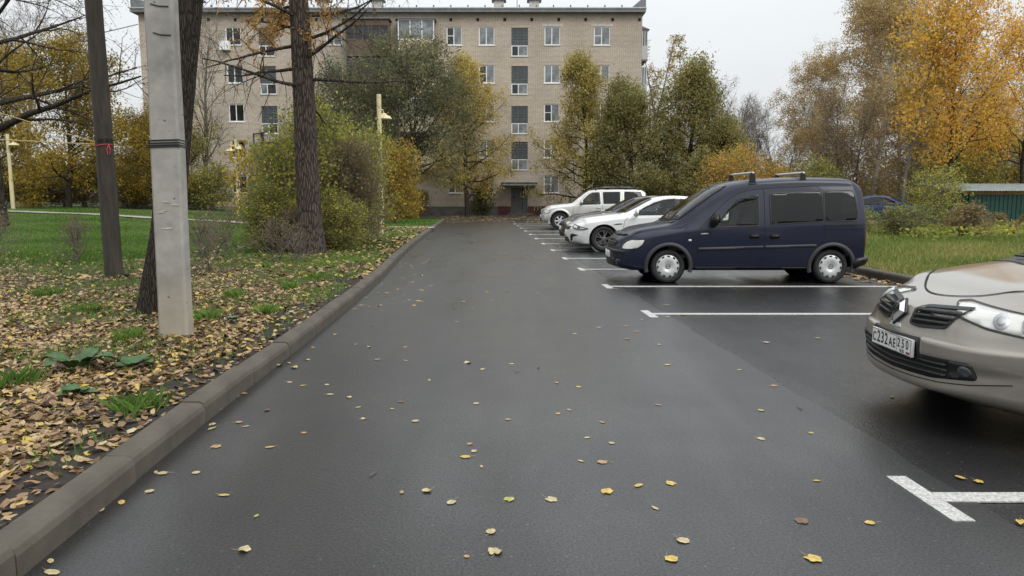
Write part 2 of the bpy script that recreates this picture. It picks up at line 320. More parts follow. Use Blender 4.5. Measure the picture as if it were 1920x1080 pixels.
class MB:
    """collects simple solids into one mesh"""
    def __init__(s): s.V = []; s.F = []
    def add(s, V, F):
        b = len(s.V); s.V += [tuple(v) for v in V]; s.F += [tuple(i + b for i in f) for f in F]; return s
    def box(s, x0, x1, y0, y1, z0, z1):
        V = [(x0, y0, z0), (x1, y0, z0), (x1, y1, z0), (x0, y1, z0), (x0, y0, z1), (x1, y0, z1), (x1, y1, z1), (x0, y1, z1)]
        return s.add(V, [(0, 3, 2, 1), (4, 5, 6, 7), (0, 1, 5, 4), (1, 2, 6, 5), (2, 3, 7, 6), (3, 0, 4, 7)])
    def tube(s, pts, rad, n=8, cap=True):
        pts = [Vector(p) for p in pts]; rad = rad if hasattr(rad, '__len__') else [rad] * len(pts)
        V = []; F = []
        t0 = (pts[1] - pts[0]).normalized(); ref = Vector((0, 0, 1)) if abs(t0.z) < 0.9 else Vector((1, 0, 0))
        for i, p in enumerate(pts):
            t = (pts[min(i + 1, len(pts) - 1)] - pts[max(i - 1, 0)]).normalized()
            u = (ref - t * ref.dot(t)).normalized(); w = t.cross(u); ref = u
            for k in range(n):
                a = 2 * math.pi * k / n; V.append(p + (u * math.cos(a) + w * math.sin(a)) * rad[i])
        for i in range(len(pts) - 1):
            for k in range(n):
                F.append((i * n + k, i * n + (k + 1) % n, (i + 1) * n + (k + 1) % n, (i + 1) * n + k))
        if cap: F.append(tuple(range(n - 1, -1, -1))); F.append(tuple(range((len(pts) - 1) * n, len(pts) * n)))
        return s.add(V, F)
    def lathe(s, prof, n=24, origin=(0, 0, 0), axis='z', closed=False):
        V = []; F = []; m = len(prof)
        for k in range(n):
            a = 2 * math.pi * k / n; c, q = math.cos(a), math.sin(a)
            for (r, h) in prof:
                if axis == 'z': V.append((origin[0] + r * c, origin[1] + r * q, origin[2] + h))
                elif axis == 'y': V.append((origin[0] + r * c, origin[1] + h, origin[2] + r * q))
                else: V.append((origin[0] + h, origin[1] + r * c, origin[2] + r * q))
        for k in range(n):
            k2 = (k + 1) % n
            for j in range(m - 1 if not closed else m):
                j2 = (j + 1) % m
                f = (k * m + j, k2 * m + j, k2 * m + j2, k * m + j2)
                F.append(f if axis == 'z' else f[::-1])
        return s.add(V, F)
    def prism(s, poly, y0, y1, plane='xz'):
        n = len(poly); V = []
        for y in (y0, y1):
            for (a, b) in poly: V.append((a, y, b) if plane == 'xz' else ((y, a, b) if plane == 'yz' else (a, b, y)))
        F = [tuple(range(n)), tuple(range(2 * n - 1, n - 1, -1))]
        for i in range(n): F.append((i, i + n, (i + 1) % n + n, (i + 1) % n))
        return s.add(V, F)
    def mesh(s, name, m, sm=False, recalc=True):
        me = mesh_vf(name, s.V, s.F, m, sm)
        if recalc:
            bm = bmesh.new(); bm.from_mesh(me); bmesh.ops.recalc_face_normals(bm, faces=bm.faces); bm.to_mesh(me); bm.free()
        return me
    def build(s, name, m, parent=None, loc=None, sm=False):
        return link(name, s.mesh(name, m, sm), parent, loc)
def bevelled(me, w=0.01, seg=2, ang=35):
    bm = bmesh.new(); bm.from_mesh(me)
    es = [e for e in bm.edges if len(e.link_faces) == 2 and e.calc_face_angle(0) > R(ang)]
    bmesh.ops.bevel(bm, geom=es, offset=w, segments=seg, affect='EDGES', profile=0.6); bm.to_mesh(me); bm.free(); return me

def lin(pts, x):
    return np.interp(x, [p[0] for p in pts], [p[1] for p in pts])
def pchip(pts, x):
    xs = np.array([p[0] for p in pts], float); ys = np.array([p[1] for p in pts], float); x = np.asarray(x, float)
    h = np.diff(xs); d = np.diff(ys) / h; m = np.zeros_like(xs)
    m[0], m[-1] = d[0], d[-1]
    for i in range(1, len(xs) - 1):
        if d[i - 1] * d[i] > 0:
            w1, w2 = 2 * h[i] + h[i - 1], h[i] + 2 * h[i - 1]; m[i] = (w1 + w2) / (w1 / d[i - 1] + w2 / d[i])
    k = np.clip(np.searchsorted(xs, x) - 1, 0, len(xs) - 2); t = np.clip((x - xs[k]) / h[k], 0, 1)
    return ((2 * t**3 - 3 * t**2 + 1) * ys[k] + (t**3 - 2 * t**2 + t) * h[k] * m[k] + (-2 * t**3 + 3 * t**2) * ys[k + 1] + (t**3 - t**2) * h[k] * m[k + 1])
def sstep(a, b, x):
    t = np.clip((np.asarray(x, float) - a) / (b - a), 0, 1); return t * t * (3 - 2 * t)
def vnoise(x, y, s=1.0, seed=0):
    """cheap smooth 2-D noise in -1..1"""
    x = np.asarray(x, float) * s; y = np.asarray(y, float) * s; o = seed * 1.7
    return (np.sin(x * 1.31 + y * .73 + o) + np.sin(-x * .87 + y * 1.53 + 1.3 + o * 2) + np.sin(x * 2.3 - y * 1.9 + 2.1 + o) * .6 + np.sin(x * .5 + y * 3.1 + o * .5) * .5) / 3.1

# ------------------------------------------------------------------ ground, road, kerbs, markings
XL = [(-6, -1.62), (0, -1.80), (2.7, -1.89), (5, -1.99), (7, -2.04), (11.8, -2.22), (19, -2.70), (27, -3.12), (41, -3.78), (60, -4.6)]
XT = [(-6, 2.55), (0, 2.25), (3.5, 2.02), (9.2, 1.70), (12, 1.54), (17.4, 1.24), (22.8, .96), (31.2, .55), (39, .14), (60, -.9)]
xl = lambda y: pchip(XL, y)
xt = lambda y: pchip(XT, y)
xr = lambda y: pchip(XT, y) + 4.98
YEND = 43.0

def lawn_h(x, y):
    x = np.asarray(x, float); y = np.asarray(y, float)
    base = 0.10 + 0.62 * sstep(7, 28, -x) * sstep(14, 44, y)
    return base + 0.025 * vnoise(x, y, 0.8, 1) * sstep(0.1, 1.2, (xl(y) - 0.2) - x)
def right_h(x, y):
    x = np.asarray(x, float); y = np.asarray(y, float)
    return 0.12 + 0.05 * vnoise(x, y, 0.6, 4) * sstep(0, 1.5, x - xr(y)) + 0.25 * sstep(10, 30, x)

def struct(name, me, parent=None):
    o = link(name, me, parent); o["kind"] = "structure"; return o

# the wide ground sheet to the horizon
g = MB(); g.add([(-900, -200, -0.06), (900, -200, -0.06), (900, 1500, -0.06), (-900, 1500, -0.06)], [(0, 1, 2, 3)])
struct("ground", mesh_vf("ground", g.V, g.F, "ground_far"))

def strip_mesh(name, fa, fb, y0, y1, n, cols, z, m):
    ys = np.linspace(y0, y1, n); V = []; F = []
    for y in ys:
        a, b = float(fa(y)), float(fb(y))
        for c in range(cols + 1): V.append((a + (b - a) * c / cols, y, z))
    w = cols + 1
    for i in range(n - 1):
        for c in range(cols): F.append((i * w + c, i * w + c + 1, (i + 1) * w + c + 1, (i + 1) * w + c))
    return mesh_vf(name, V, F, m)
struct("road", strip_mesh("road", lambda y: xl(y) - 0.05, lambda y: xt(y) + 0.21 + 0.015 * math.sin(y * 3.1) + 0.01 * math.sin(y * 7.7), -6, 46, 210, 6, 0.0, "asphalt_road"))
parking = struct("parking_lot", strip_mesh("parking_lot", lambda y: xt(y) + 0.12, lambda y: xr(y) + 0.06, -6, 46, 60, 6, -0.006, "asphalt_parking"))
struct("driveway", mesh_vf("driveway", [(-3.9, 44, -0.012), (30, 44, -0.012), (30, 57.2, -0.012), (-16, 57.2, -0.012), (-16, 50, -0.012), (-4.4, 50, -0.012)], [(0, 1, 2, 3, 4, 5)], "asphalt_old"))

# painted T marks of the bays
def bay_mark(y):
    m = MB(); x0 = float(xt(y)); sl = float(xt(y + .27) - xt(y - .27)) / .54
    a = 0.05
    P = lambda x, yy: (x, yy)
    V = [(x0 - a - sl * .27, y - .27), (x0 + a - sl * .27, y - .27), (x0 + a + sl * .27, y + .27), (x0 - a + sl * .27, y + .27)]
    m.prism(V, -0.003, 0.004, 'xy')
    m.prism([(x0 + a, y - .055), (x0 + 4.75, y - .06), (x0 + 4.75, y + .05), (x0 + a, y + .055)], -0.003, 0.004, 'xy')
    return m.build("parking_mark", "paint_white", parking)
for y in (3.48, 9.16, 12.0, 14.83, 17.45, 20.13, 22.84, 25.55, 28.3, 31.1, 34.0, 36.6, 39.0):
    bay_mark(y)

# kerbs: single stones with open joints
def kerb_mesh(name, side):
    prof = [(0, -0.15), (0, 0.10), (0.012, 0.128), (0.035, 0.142), (0.15, 0.145), (0.15, -0.15)]
    prof = [(-x * side, z) for x, z in prof]
    m = MB(); m.prism(prof, 0.003, 0.995, 'xz')
    # small knocks on the arris so that the edge is not ruler-straight
    return bevelled(m.mesh(name, "kerb_concrete"), 0.003, 1)
kl = link("kerb", None); kl["kind"] = "structure"
kme = kerb_mesh("kerb_stone", 1)
def lay_kerb(par, me, fx, y0, y1, jit=0.004):
    y = y0
    while y < y1:
        x = float(fx(y)); dx = float(fx(y + 1) - fx(y))
        o = link("kerb_stone", me, par, (x + rnd.uniform(-jit, jit), y, rnd.uniform(-.012, .006)))
        o.rotation_euler = (rnd.uniform(-.004, .004), rnd.uniform(-.02, .02), -math.atan2(dx, 1)); y += 1.0 / math.sqrt(1 + dx * dx)
lay_kerb(kl, kme, xl, -2.3, YEND)
kr = link("kerb", None); kr["kind"] = "structure"
lay_kerb(kr, kerb_mesh("kerb_stone", -1), xr, -2.0, YEND)

# lawns with gentle relief
def terrain(name, xs_of, ys, cols, hf, m, edge=None):
    V = []; F = []; n = len(ys)
    for y in ys:
        for x in xs_of(y): V.append((x, y, float(hf(x, y))))
    w = cols
    for i in range(n - 1):
        for c in range(w - 1):
            F.append((i * w + c, i * w + c + 1, (i + 1) * w + c + 1, (i + 1) * w + c))
    return mesh_vf(name, V, F, m, True)
s_ = np.linspace(0, 1, 60) ** 1.9
left_xs = lambda y: [float(xl(min(y, 43))) - 0.145 - 75 * s for s in s_][::-1]
ysl = np.concatenate([np.linspace(-4, 24, 100), np.linspace(24.6, 80, 60)])
def lawn_h2(x, y):
    return float(lawn_h(x, y)) - float(0.45 * sstep(YEND, YEND + 1.2, y) * sstep(-19, -14, x))
struct("lawn", terrain("lawn", left_xs, ysl, 60, lawn_h2, "ground_lawn"))
right_xs = lambda y: [float(xr(min(y, 43))) + 0.145 + 90 * s for s in s_]
def right_h2(x, y):
    return float(right_h(x, y)) - (0.35 * min(1, (y - YEND) / 1.0) if y > YEND else 0)
struct("verge", terrain("verge", right_xs, ysl, 60, right_h2, "ground_dry"))

# leaf-littered strip and bare soil beside the kerb
def overlay(name, poly_fn, y0, y1, n, cols, m, dz):
    V = []; F = []
    for y in np.linspace(y0, y1, n):
        a, b = poly_fn(y)
        for c in range(cols + 1):
            x = a + (b - a) * c / cols; V.append((x, y, float(lawn_h(x, y)) + dz))
    w = cols + 1
    for i in range(n - 1):
        for c in range(cols): F.append((i * w + c, i * w + c + 1, (i + 1) * w + c + 1, (i + 1) * w + c))
    return struct(name, mesh_vf(name, V, F, m, True))
overlay("littered_ground", lambda y: (float(xl(y)) - 0.15 - 14 * (1 - .75 * sstep(10, 16.5, y)) - .4 * math.sin(y * 2.1), float(xl(y)) - 0.15), -3, 18.5, 120, 60, "ground_litter", 0.012)
overlay("soil_strip", lambda y: (float(xl(y)) - 0.50 - 0.14 * math.sin(y * 1.7) - .08 * math.sin(y * 4.3 + 1), float(xl(y)) - 0.148), -3, 12.5, 160, 10, "soil", 0.024)
# footpath across the left lawn
PATH = [(-46, 39.5), (-28, 38.6), (-20, 37.2), (-13, 35.0), (-8, 32.6), (-3.5, 31.2)]
V = []; F = []
for i, x in enumerate(np.linspace(-46, -3.25, 60)):
    yc = float(pchip(PATH, x))
    for c in range(4):
        yy = yc - .55 + 1.1 * c / 3; V.append((x, yy, float(lawn_h(x, yy)) + 0.05))
for i in range(59):
    for c in range(3): F.append((i * 4 + c, (i + 1) * 4 + c, (i + 1) * 4 + c + 1, i * 4 + c + 1))
struct("footpath", mesh_vf("footpath", V, F, "concrete_path", True))

# ------------------------------------------------------------------ apartment building
BY = 58.0; BX0, BX1 = -28.0, 9.77; BTOP = 15.0; BDEP = 12.0
bld = thing("apartment_building", "five storey tan brick apartment block with white windows behind the parking", "building", (0, BY, 0))
SILLS = [1.66, 4.34, 7.05, 9.92, 12.70]; WH = 1.33
COLX = [(-25.6, 1.18), (-20.95, 1.18), (-15.85, 1.18), (-13.37, 1.18), (-4.34, 1.16), (-1.90, 1.18), (3.03, 1.18), (6.77, 1.22)]
STX = [(-18.45, 1.22), (0.575, 1.24)]
STZ = [(3.41, 5.55), (6.15, 8.22), (9.09, 11.17), (11.89, 13.97)]
opens = []          # x0,x1,z0,z1,kind
for ci, (cx, w) in enumerate(COLX):
    for fi, z in enumerate(SILLS): opens.append((cx - w / 2, cx + w / 2, z, z + WH, ('win', ci, fi)))
for si, (cx, w) in enumerate(STX):
    for fi, (a, b) in enumerate(STZ): opens.append((cx - w / 2, cx + w / 2, a, b, ('stair', si, fi)))
    opens.append((cx - 0.65, cx + 0.62, -0.02, 2.06, ('door', si, 0)))
# loggia openings behind the balconies (door + window seen past the screens)
BALX = [(-12.30, -9.10), (-8.42, -5.75)]
for (a, b) in BALX:
    for fi, z in enumerate(SILLS[1:]): opens.append((a + 0.5, b - 0.5, z - 0.55, z + WH, ('logg', 0, fi)))
def facade(name, opens, x0, x1, z0, z1, y, depth):
    xs = sorted({x0, x1, *[o[0] for o in opens], *[o[1] for o in opens]}); zs = sorted({z0, z1, *[o[2] for o in opens], *[o[3] for o in opens]})
    V = []; F = []
    idx = {}
    def v(x, yy, z):
        k = (round(x, 4), round(yy, 4), round(z, 4))
        if k not in idx: idx[k] = len(V); V.append(k)
        return idx[k]
    for i in range(len(xs) - 1):
        for j in range(len(zs) - 1):
            cx, cz = (xs[i] + xs[i + 1]) / 2, (zs[j] + zs[j + 1]) / 2
            if any(o[0] < cx < o[1] and o[2] < cz < o[3] for o in opens): continue
            F.append((v(xs[i], y, zs[j]), v(xs[i + 1], y, zs[j]), v(xs[i + 1], y, zs[j + 1]), v(xs[i], y, zs[j + 1])))
    for (a, b, c, d, _) in opens:
        yb = y + depth
        F.append((v(a, y, c), v(a, y, d), v(a, yb, d), v(a, yb, c))); F.append((v(b, y, d), v(b, y, c), v(b, yb, c), v(b, yb, d)))
        F.append((v(a, y, d), v(b, y, d), v(b, yb, d), v(a, yb, d))); F.append((v(b, y, c), v(a, y, c), v(a, yb, c), v(b, yb, c)))
    # sides and back
    for (p, q) in (((x1, y), (x1, y + BDEP)), ((x1, y + BDEP), (x0, y + BDEP)), ((x0, y + BDEP), (x0, y))):
        F.append((v(p[0], p[1], z0), v(q[0], q[1], z0), v(q[0], q[1], z1), v(p[0], p[1], z1)))
    return mesh_vf(name, V, F, "facade_brick")
link("wall", facade("wall", opens, BX0, BX1, -0.3, BTOP, 0.0, 0.16), bld)
pl = MB(); 
for (a, b) in ((BX0 - .02, STX[0][0] - .67), (STX[0][0] + .64, STX[1][0] - .67), (STX[1][0] + .64, BX1 + .02)):
    pl.box(a, b, -0.06, -0.002, -0.3, 0.62)
pl.build("plinth", "plinth_grey", bld)
for a, b in ((-1.65, -.68), (.65, 2.4)): MB().box(STX[1][0] + a, STX[1][0] + b, -0.09, -0.063, -0.3, 0.66).build("painted_plinth", "plinth_red", bld)

def frame_mesh(w, h, fr=0.07, bars_v=(), bars_h=(), d=0.06):
    m = MB(); m.box(0, fr, 0, d, 0, h); m.box(w - fr, w, 0, d, 0, h); m.box(fr, w - fr, 0, d, 0, fr); m.box(fr, w - fr, 0, d, h - fr, h)
    for (x, z0, z1) in bars_v: m.box(x - fr * .45, x + fr * .45, 0.003, d - .003, z0, z1)
    for (z, x0, x1) in bars_h: m.box(x0, x1, 0.004, d - .004, z - fr * .35, z + fr * .35)
    return m
wr = random.Random(3)
gk = {}
def pane(parent, x0, x1, z0, z1, y, m, name="pane"):
    o = MB().box(x0, x1, y, y + 0.012, z0, z1).build(name, m, parent); return o
for (a, b, c, d, k) in opens:
    w, h = b - a, d - c
    if k[0] == 'win':
        st = wr.random(); old = k[1] in (1,) and k[2] in (1, 2)
        root = link("window", frame_mesh(w, h, 0.075, [(w * .47, .075, h - .075)], [(h * .52, .075, w * .47 - .03)] if st < .55 else []).mesh("window", "white_pvc"), bld, (a, 0.05, c))
        gm = "window_glass_dark" if (st < 0.12 or old or k[1] == 1) else "window_glass"
        pane(root, .06, w * .47, .06, h - .06, .028, gm); pane(root, w * .47 + .01, w - .06, .06, h - .06, .026, "window_glass" if not (old or k[1] == 1) else gm)
        if wr.random() < .75:
            cu = MB(); t = wr.uniform(.15, .4)
            cu.box(w - .06 - t, w - .07, .05, .055, .08, h - .08)
            cu.build("curtain", "curtain", root)
        MB().box(-.06, w + .06, -.09, .02, -.05, -.003).build("sill", "white_pvc" if st < .8 else "metal_light", root)
        if k[2] == 4 and k[1] in (6, 7):
            MB().box(-.2, w + .22, -.055, -.052 + .02, h + .03, h + .24).build("lintel", "lintel_white", root)
        elif k[2] != 4 or wr.random() < .5:
            MB().box(-.15, w + .15, -.055, -.053 + .03, h + .01, h + .17).build("lintel", "lintel_tan", root)
    elif k[0] == 'stair':
        zs = h * .385
        root = link("stair_window", frame_mesh(w, zs, 0.065, [(w * .42, .06, zs - .06)], d=0.06).mesh("stair_window", "white_pvc"), bld, (a, 0.05, c))
        op = (k[1] == 1 and k[2] >= 2) or (k[1] == 0 and k[2] in (3,))
        pane(root, .06, w * .42, .05, zs - .05, .028, "window_glass_dark" if op else "window_glass"); pane(root, w * .42, w - .06, .05, zs - .05, .026, "window_glass" if k[1] else "window_glass_dark")
        bl = MB(); n, mrows = 6, 6; bw, bh = w / n, (h - zs - .03) / mrows
        for i in range(n):
            for j in range(mrows):
                x, z = i * bw, zs + .02 + j * bh
                bl.box(x + .016, x + bw - .016, 0.01, 0.07, z + .016, z + bh - .016)
        bl.build("glass_block_panel", "glass_block", root)
        MB().box(0, w, 0.03, 0.09, zs + .012, h).build("mortar_grid", "trim_grey", root)
        MB().box(-.05, w + .05, -.09, .02, -.05, -.003).build("sill", "metal_light", root)
        MB().box(-.18, w + .18, -.055, -.024, h + .01, h + .24).build("lintel", "lintel_tan", root)
    elif k[0] == 'door':
        dr = link("door", MB().box(0, w, 0.05, 0.10, 0, h).mesh("door", "door_grey"), bld, (a, 0.02, c))
        m = MB(); m.box(.03, w - .03, .03, .048, .03, h - .03); fr2 = m.build("door_leaf", "door_grey", dr)
        MB().box(w * .68, w * .68 + .03, .008, .028, .03, h - .03).build("door_seam", "black_gap", dr)
        MB().box(.16, .28, -.005, .028, 1.28, 1.44).build("intercom", "black_plastic", dr)
        MB().tube([(w * .62, .0, .95), (w * .62, -.05, .95), (w * .62, -.05, 1.15), (w * .62, 0.0, 1.15)], .012, 6).build("handle", "metal_light", dr)
    else:
        root = link("balcony_window", frame_mesh(w, h, .07, [(w * .35, .07, h - .07), (w * .68, .07, h - .07)]).mesh("balcony_window", "white_pvc"), bld, (a, .06, c))
        pane(root, .05, w - .05, .05, h - .05, .025, "window_glass_dark")
# entrance canopies
for (cx, w) in STX:
    c = MB(); c.box(cx - 1.32, cx + 1.32, -1.35, -0.002, 2.30, 2.44); c.build("canopy", "metal_grey", bld)
    c = MB(); c.box(cx - 1.36, cx + 1.36, -1.40, -0.002, 2.445, 2.50); c.box(cx - 1.36, cx + 1.36, -1.40, -1.36, 2.24, 2.30); c.build("canopy_edge", "metal_light", bld)
    if cx > 0:
        MB().box(cx + .82, cx + 1.02, -.035, -.006, 1.45, 1.85).build("notice_board", "lintel_white", bld)
        MB().tube([(cx + 1.42, -.11, .35), (cx + 1.42, -.11, .62), (cx + 1.15, -.11, .62), (cx + 1.15, -.11, .3)], .02, 6).build("gas_pipe", "balcony_cream", bld)
        MB().box(cx - .9, cx + 1.1, -1.2, -.01, -.1, 0.10).build("door_step", "plinth_grey", bld)
# roof: eaves slab, flashing, vents, antenna
MB().box(BX0 - .35, BX1 + .18, -.50, BDEP + .4, BTOP + .002, BTOP + .24).build("eaves", "metal_grey", bld)
MB().box(BX0 - .40, BX1 + .22, -.56, BDEP + .45, BTOP + .245, BTOP + .33).build("roof_flashing", "metal_light", bld)
rf = MB(); rf.add([(BX0 - .3, -.45, BTOP + .335), (BX1 + .1, -.45, BTOP + .335), (BX1 + .1, BDEP / 2, BTOP + 1.0), (BX0 - .3, BDEP / 2, BTOP + 1.0), (BX0 - .3, BDEP + .4, BTOP + .335), (BX1 + .1, BDEP + .4, BTOP + .335)],
                  [(0, 1, 2, 3), (3, 2, 5, 4), (0, 3, 4), (1, 5, 2)])
rf.build("roof", "metal_grey", bld)
for x in (-24.2, -14.5, -10.3, -1.0, 1.7):
    v = MB(); v.box(x - .38, x + .38, 1.2, 1.9, BTOP + .3, BTOP + 1.25); vo = v.build("roof_vent", "lintel_white", bld)
    v = MB(); v.box(x - .55, x + .55, 1.05, 2.05, BTOP + 1.25, BTOP + 1.36); v.build("vent_cap", "metal_grey", vo)
# raised gable ends at the roof edge
for (x0, x1) in ((BX0 - .38, BX0 + .5), (BX1 - .9, BX1 + .2)):
    left = x0 < 0
    p = [(x0, BTOP + .332), (x1, BTOP + .332), (x1 if not left else x1, BTOP + .95 if not left else BTOP + .9), (x0 + (.75 if not left else 0), BTOP + .95)]
    MB().prism(p, -.3, 1.2, 'xz').build("gable_parapet", "metal_grey", bld)
for x in (-19.6, 0.4): MB().tube([(x, 3, BTOP + .3), (x, 3, BTOP + 3.2)], .03, 5).build("antenna", "metal_grey", bld)
for i in range(30):
    x = BX0 + .6 + i * 1.27; MB().box(x - .05, x + .05, -.5, -.42, BTOP + .33, BTOP + .5).build("snow_guard", "metal_grey", bld)
for i in range(19):
    x = BX0 + 1.2 + i * 2.02; MB().box(x - .10, x + .10, -.03, -.004, BTOP - .55, BTOP - .33).build("attic_vent", "black_gap", bld)
# balconies (levels two to five, two stacks)
for bi, (a, b) in enumerate(BALX):
    for fi, z in enumerate(SILLS[1:]):
        top = fi == 3; zf = z - .85
        bal = link("balcony", MB().box(a, b, -1.0, -.02, zf - .12, zf).mesh("balcony", "plinth_grey"), bld)
        white = bi == 1 and fi in (3, 1)
        cl = "balcony_cream" if bi == 1 else "balcony_brown"
        q = MB(); q.box(a, b, -1.0, -.95, zf, zf + 1.05); q.box(a, a + .05, -.945, -.02, zf, zf + 1.05); q.box(b - .05, b, -.945, -.02, zf, zf + 1.05); q.build("parapet", cl, bal)
        h = 1.45
        fm = "white_pvc" if white else "balcony_brown"
        n = 3 if bi else 5
        fr = MB(); W = b - a
        for i in range(n + 1):
            x = a + .03 + i * (W - .06) / n; fr.box(x - .035, x + .035, -1.0, -.94, zf + 1.06, zf + 1.06 + h)
        fr.box(a, b, -1.003, -.937, zf + 1.052, zf + 1.12); fr.box(a, b, -1.003, -.937, zf + h + 1.0, zf + h + 1.07)
        fr.build("glazing_frame", fm, bal)
        for i in range(n):
            x = a + .03 + i * (W - .06) / n; hh = h if (bi or not top) else h * .8
            MB().box(x + .035, x - .035 + (W - .06) / n, -.972, -.962, zf + 1.12, zf + 1.0 + hh).build("pane", "window_glass" if white else "window_glass_dark", bal)
        for x in (a + .012, b - .022): MB().box(x, x + .01, -.94, -.03, zf + 1.06, zf + h + 1.0).build("pane", "window_glass_dark", bal)
        if top:
            MB().box(a - .1, b + .1, -1.15, -.02, zf + h + 1.08, zf + h + 1.16).build("balcony_roof", "metal_grey", bal)
            if bi == 0: MB().box(a, b, -1.03, -1.006, zf + h + .62, zf + h + 1.07).build("fascia_boards", "balcony_brown", bal)
# corner balconies on the right end wall
for fi, z in enumerate(SILLS[1:]):
    zf = z - .85
    bal = link("end_balcony", MB().box(BX1 + .003, BX1 + .62, 1.0, 4.0, zf - .12, zf).mesh("end_balcony", "metal_grey"), bld)
    q = MB(); q.box(BX1 + .57, BX1 + .62, 1.0, 4.0, zf, zf + 1.0); q.box(BX1 + .003, BX1 + .57, 1.0, 1.05, zf, zf + 1.0); q.build("parapet", "metal_light", bal)
    for i in range(4): MB().box(BX1 + .02 + i * .18, BX1 + .05 + i * .18, 1.0, 1.04, zf + 1.001, zf + 2.2).build("glazing_bar", "white_pvc", bal)
    MB().box(BX1 + .03, BX1 + .6, 1.015, 1.025, zf + 1.001, zf + 2.2).build("pane", "window_glass", bal)
    if fi == 3: MB().prism([(BX1 + .003, zf + 2.2), (BX1 + .75, zf + 2.2), (BX1 + .003, zf + 2.5)], .9, 4.1, 'xz').build("balcony_roof", "metal_grey", bal)
# drain pipe, wall box and air conditioner
MB().box(-21.9, -21.15, -.42, -.06, 12.3, 12.95).build("air_conditioner", "white_pvc", bld)
MB().tube([(-19.7, -.06, 4.3), (-19.7, -.06, 6.2), (-19.1, -.06, 6.2)], .04, 6).build("cable_pipe", "black_plastic", bld)
MB().box(-19.15, -18.95, -.12, -.01, 5.4, 6.3).build("wall_box", "black_plastic", bld)

# ------------------------------------------------------------------ trees and shrubs
barkmat("bark_dark", (0.018, 0.014, 0.011), (0.085, 0.070, 0.058))
barkmat("bark_larch", (0.030, 0.024, 0.020), (0.150, 0.122, 0.102), 20.0, 3.2, 1.0)
barkmat("bark_near", (0.018, 0.015, 0.012), (0.090, 0.076, 0.064), 38.0, 5.0, 1.0)
mat("bark_grey", (0.11, 0.10, 0.088), 0.9, var=0.35, scale=5, bump=0.5, bscale=20, stretch=(2, 2, .6))
mat("bark_twig", (0.15, 0.125, 0.11), 0.9, var=0.3, scale=4)
mat("bark_purple", (0.21, 0.175, 0.165), 0.9, var=0.25, scale=4)
mat("bark_birch", (0.40, 0.38, 0.35), 0.8, var=0.5, scale=4, stretch=(1, 1, 2.5))
leafmat("leaf_pear", [(0.0, (.032, .034, .018)), (.45, (.070, .072, .038)), (.8, (.115, .110, .058)), (.93, (.20, .16, .04)), (1.0, (.30, .22, .06))], gain=2.3, trans=.5)
leafmat("leaf_linden", [(0.0, (.060, .056, .020)), (.4, (.135, .112, .034)), (.7, (.20, .155, .042)), (.9, (.27, .20, .05)), (1.0, (.18, .10, .04))], gain=3.3, trans=.5)
leafmat("leaf_linden_dark", [(0.0, (.042, .046, .018)), (.5, (.092, .090, .034)), (.8, (.150, .122, .044)), (1.0, (.22, .16, .055))], gain=2.9, trans=.5)
leafmat("leaf_shrub", [(0.0, (.030, .036, .010)), (.35, (.078, .088, .020)), (.7, (.165, .165, .030)), (1.0, (.32, .28, .05))], gain=2.5, trans=.5)
leafmat("leaf_brown", [(0.0, (.045, .034, .018)), (.5, (.11, .085, .038)), (.85, (.17, .14, .05)), (1.0, (.27, .21, .08))], gain=2.3, trans=.5)
leafmat("leaf_yellow", [(0.0, (.16, .12, .015)), (.4, (.34, .24, .03)), (.75, (.46, .33, .05)), (1.0, (.55, .40, .10))], gain=1.2)
leafmat("leaf_ygreen", [(0.0, (.05, .045, .012)), (.4, (.145, .105, .018)), (.75, (.25, .175, .024)), (1.0, (.36, .25, .035))], gain=2.0, trans=.5)
leafmat("leaf_orange", [(0.0, (.10, .10, .02)), (.25, (.25, .19, .035)), (.5, (.42, .25, .045)), (.75, (.50, .275, .05)), (1.0, (.52, .22, .06))], gain=1.85, trans=.55)
leafmat("leaf_birch", [(0.0, (.15, .11, .05)), (.45, (.30, .22, .095)), (.8, (.42, .31, .12)), (1.0, (.50, .39, .16))], trans=0.5, gain=1.6)
leafmat("needle_larch", [(0.0, (.16, .09, .025)), (.5, (.33, .185, .05)), (1.0, (.45, .28, .09))])
leafmat("leaf_bush_red", [(0.0, (.06, .05, .022)), (.4, (.14, .105, .045)), (.7, (.21, .15, .06)), (1.0, (.13, .15, .04))], gain=2.0, trans=.5)
leafmat("leaf_ground", [(0.0, (.045, .07, .016)), (.4, (.11, .125, .035)), (.75, (.20, .19, .06)), (1.0, (.29, .21, .09))], gain=2.0, trans=.5)

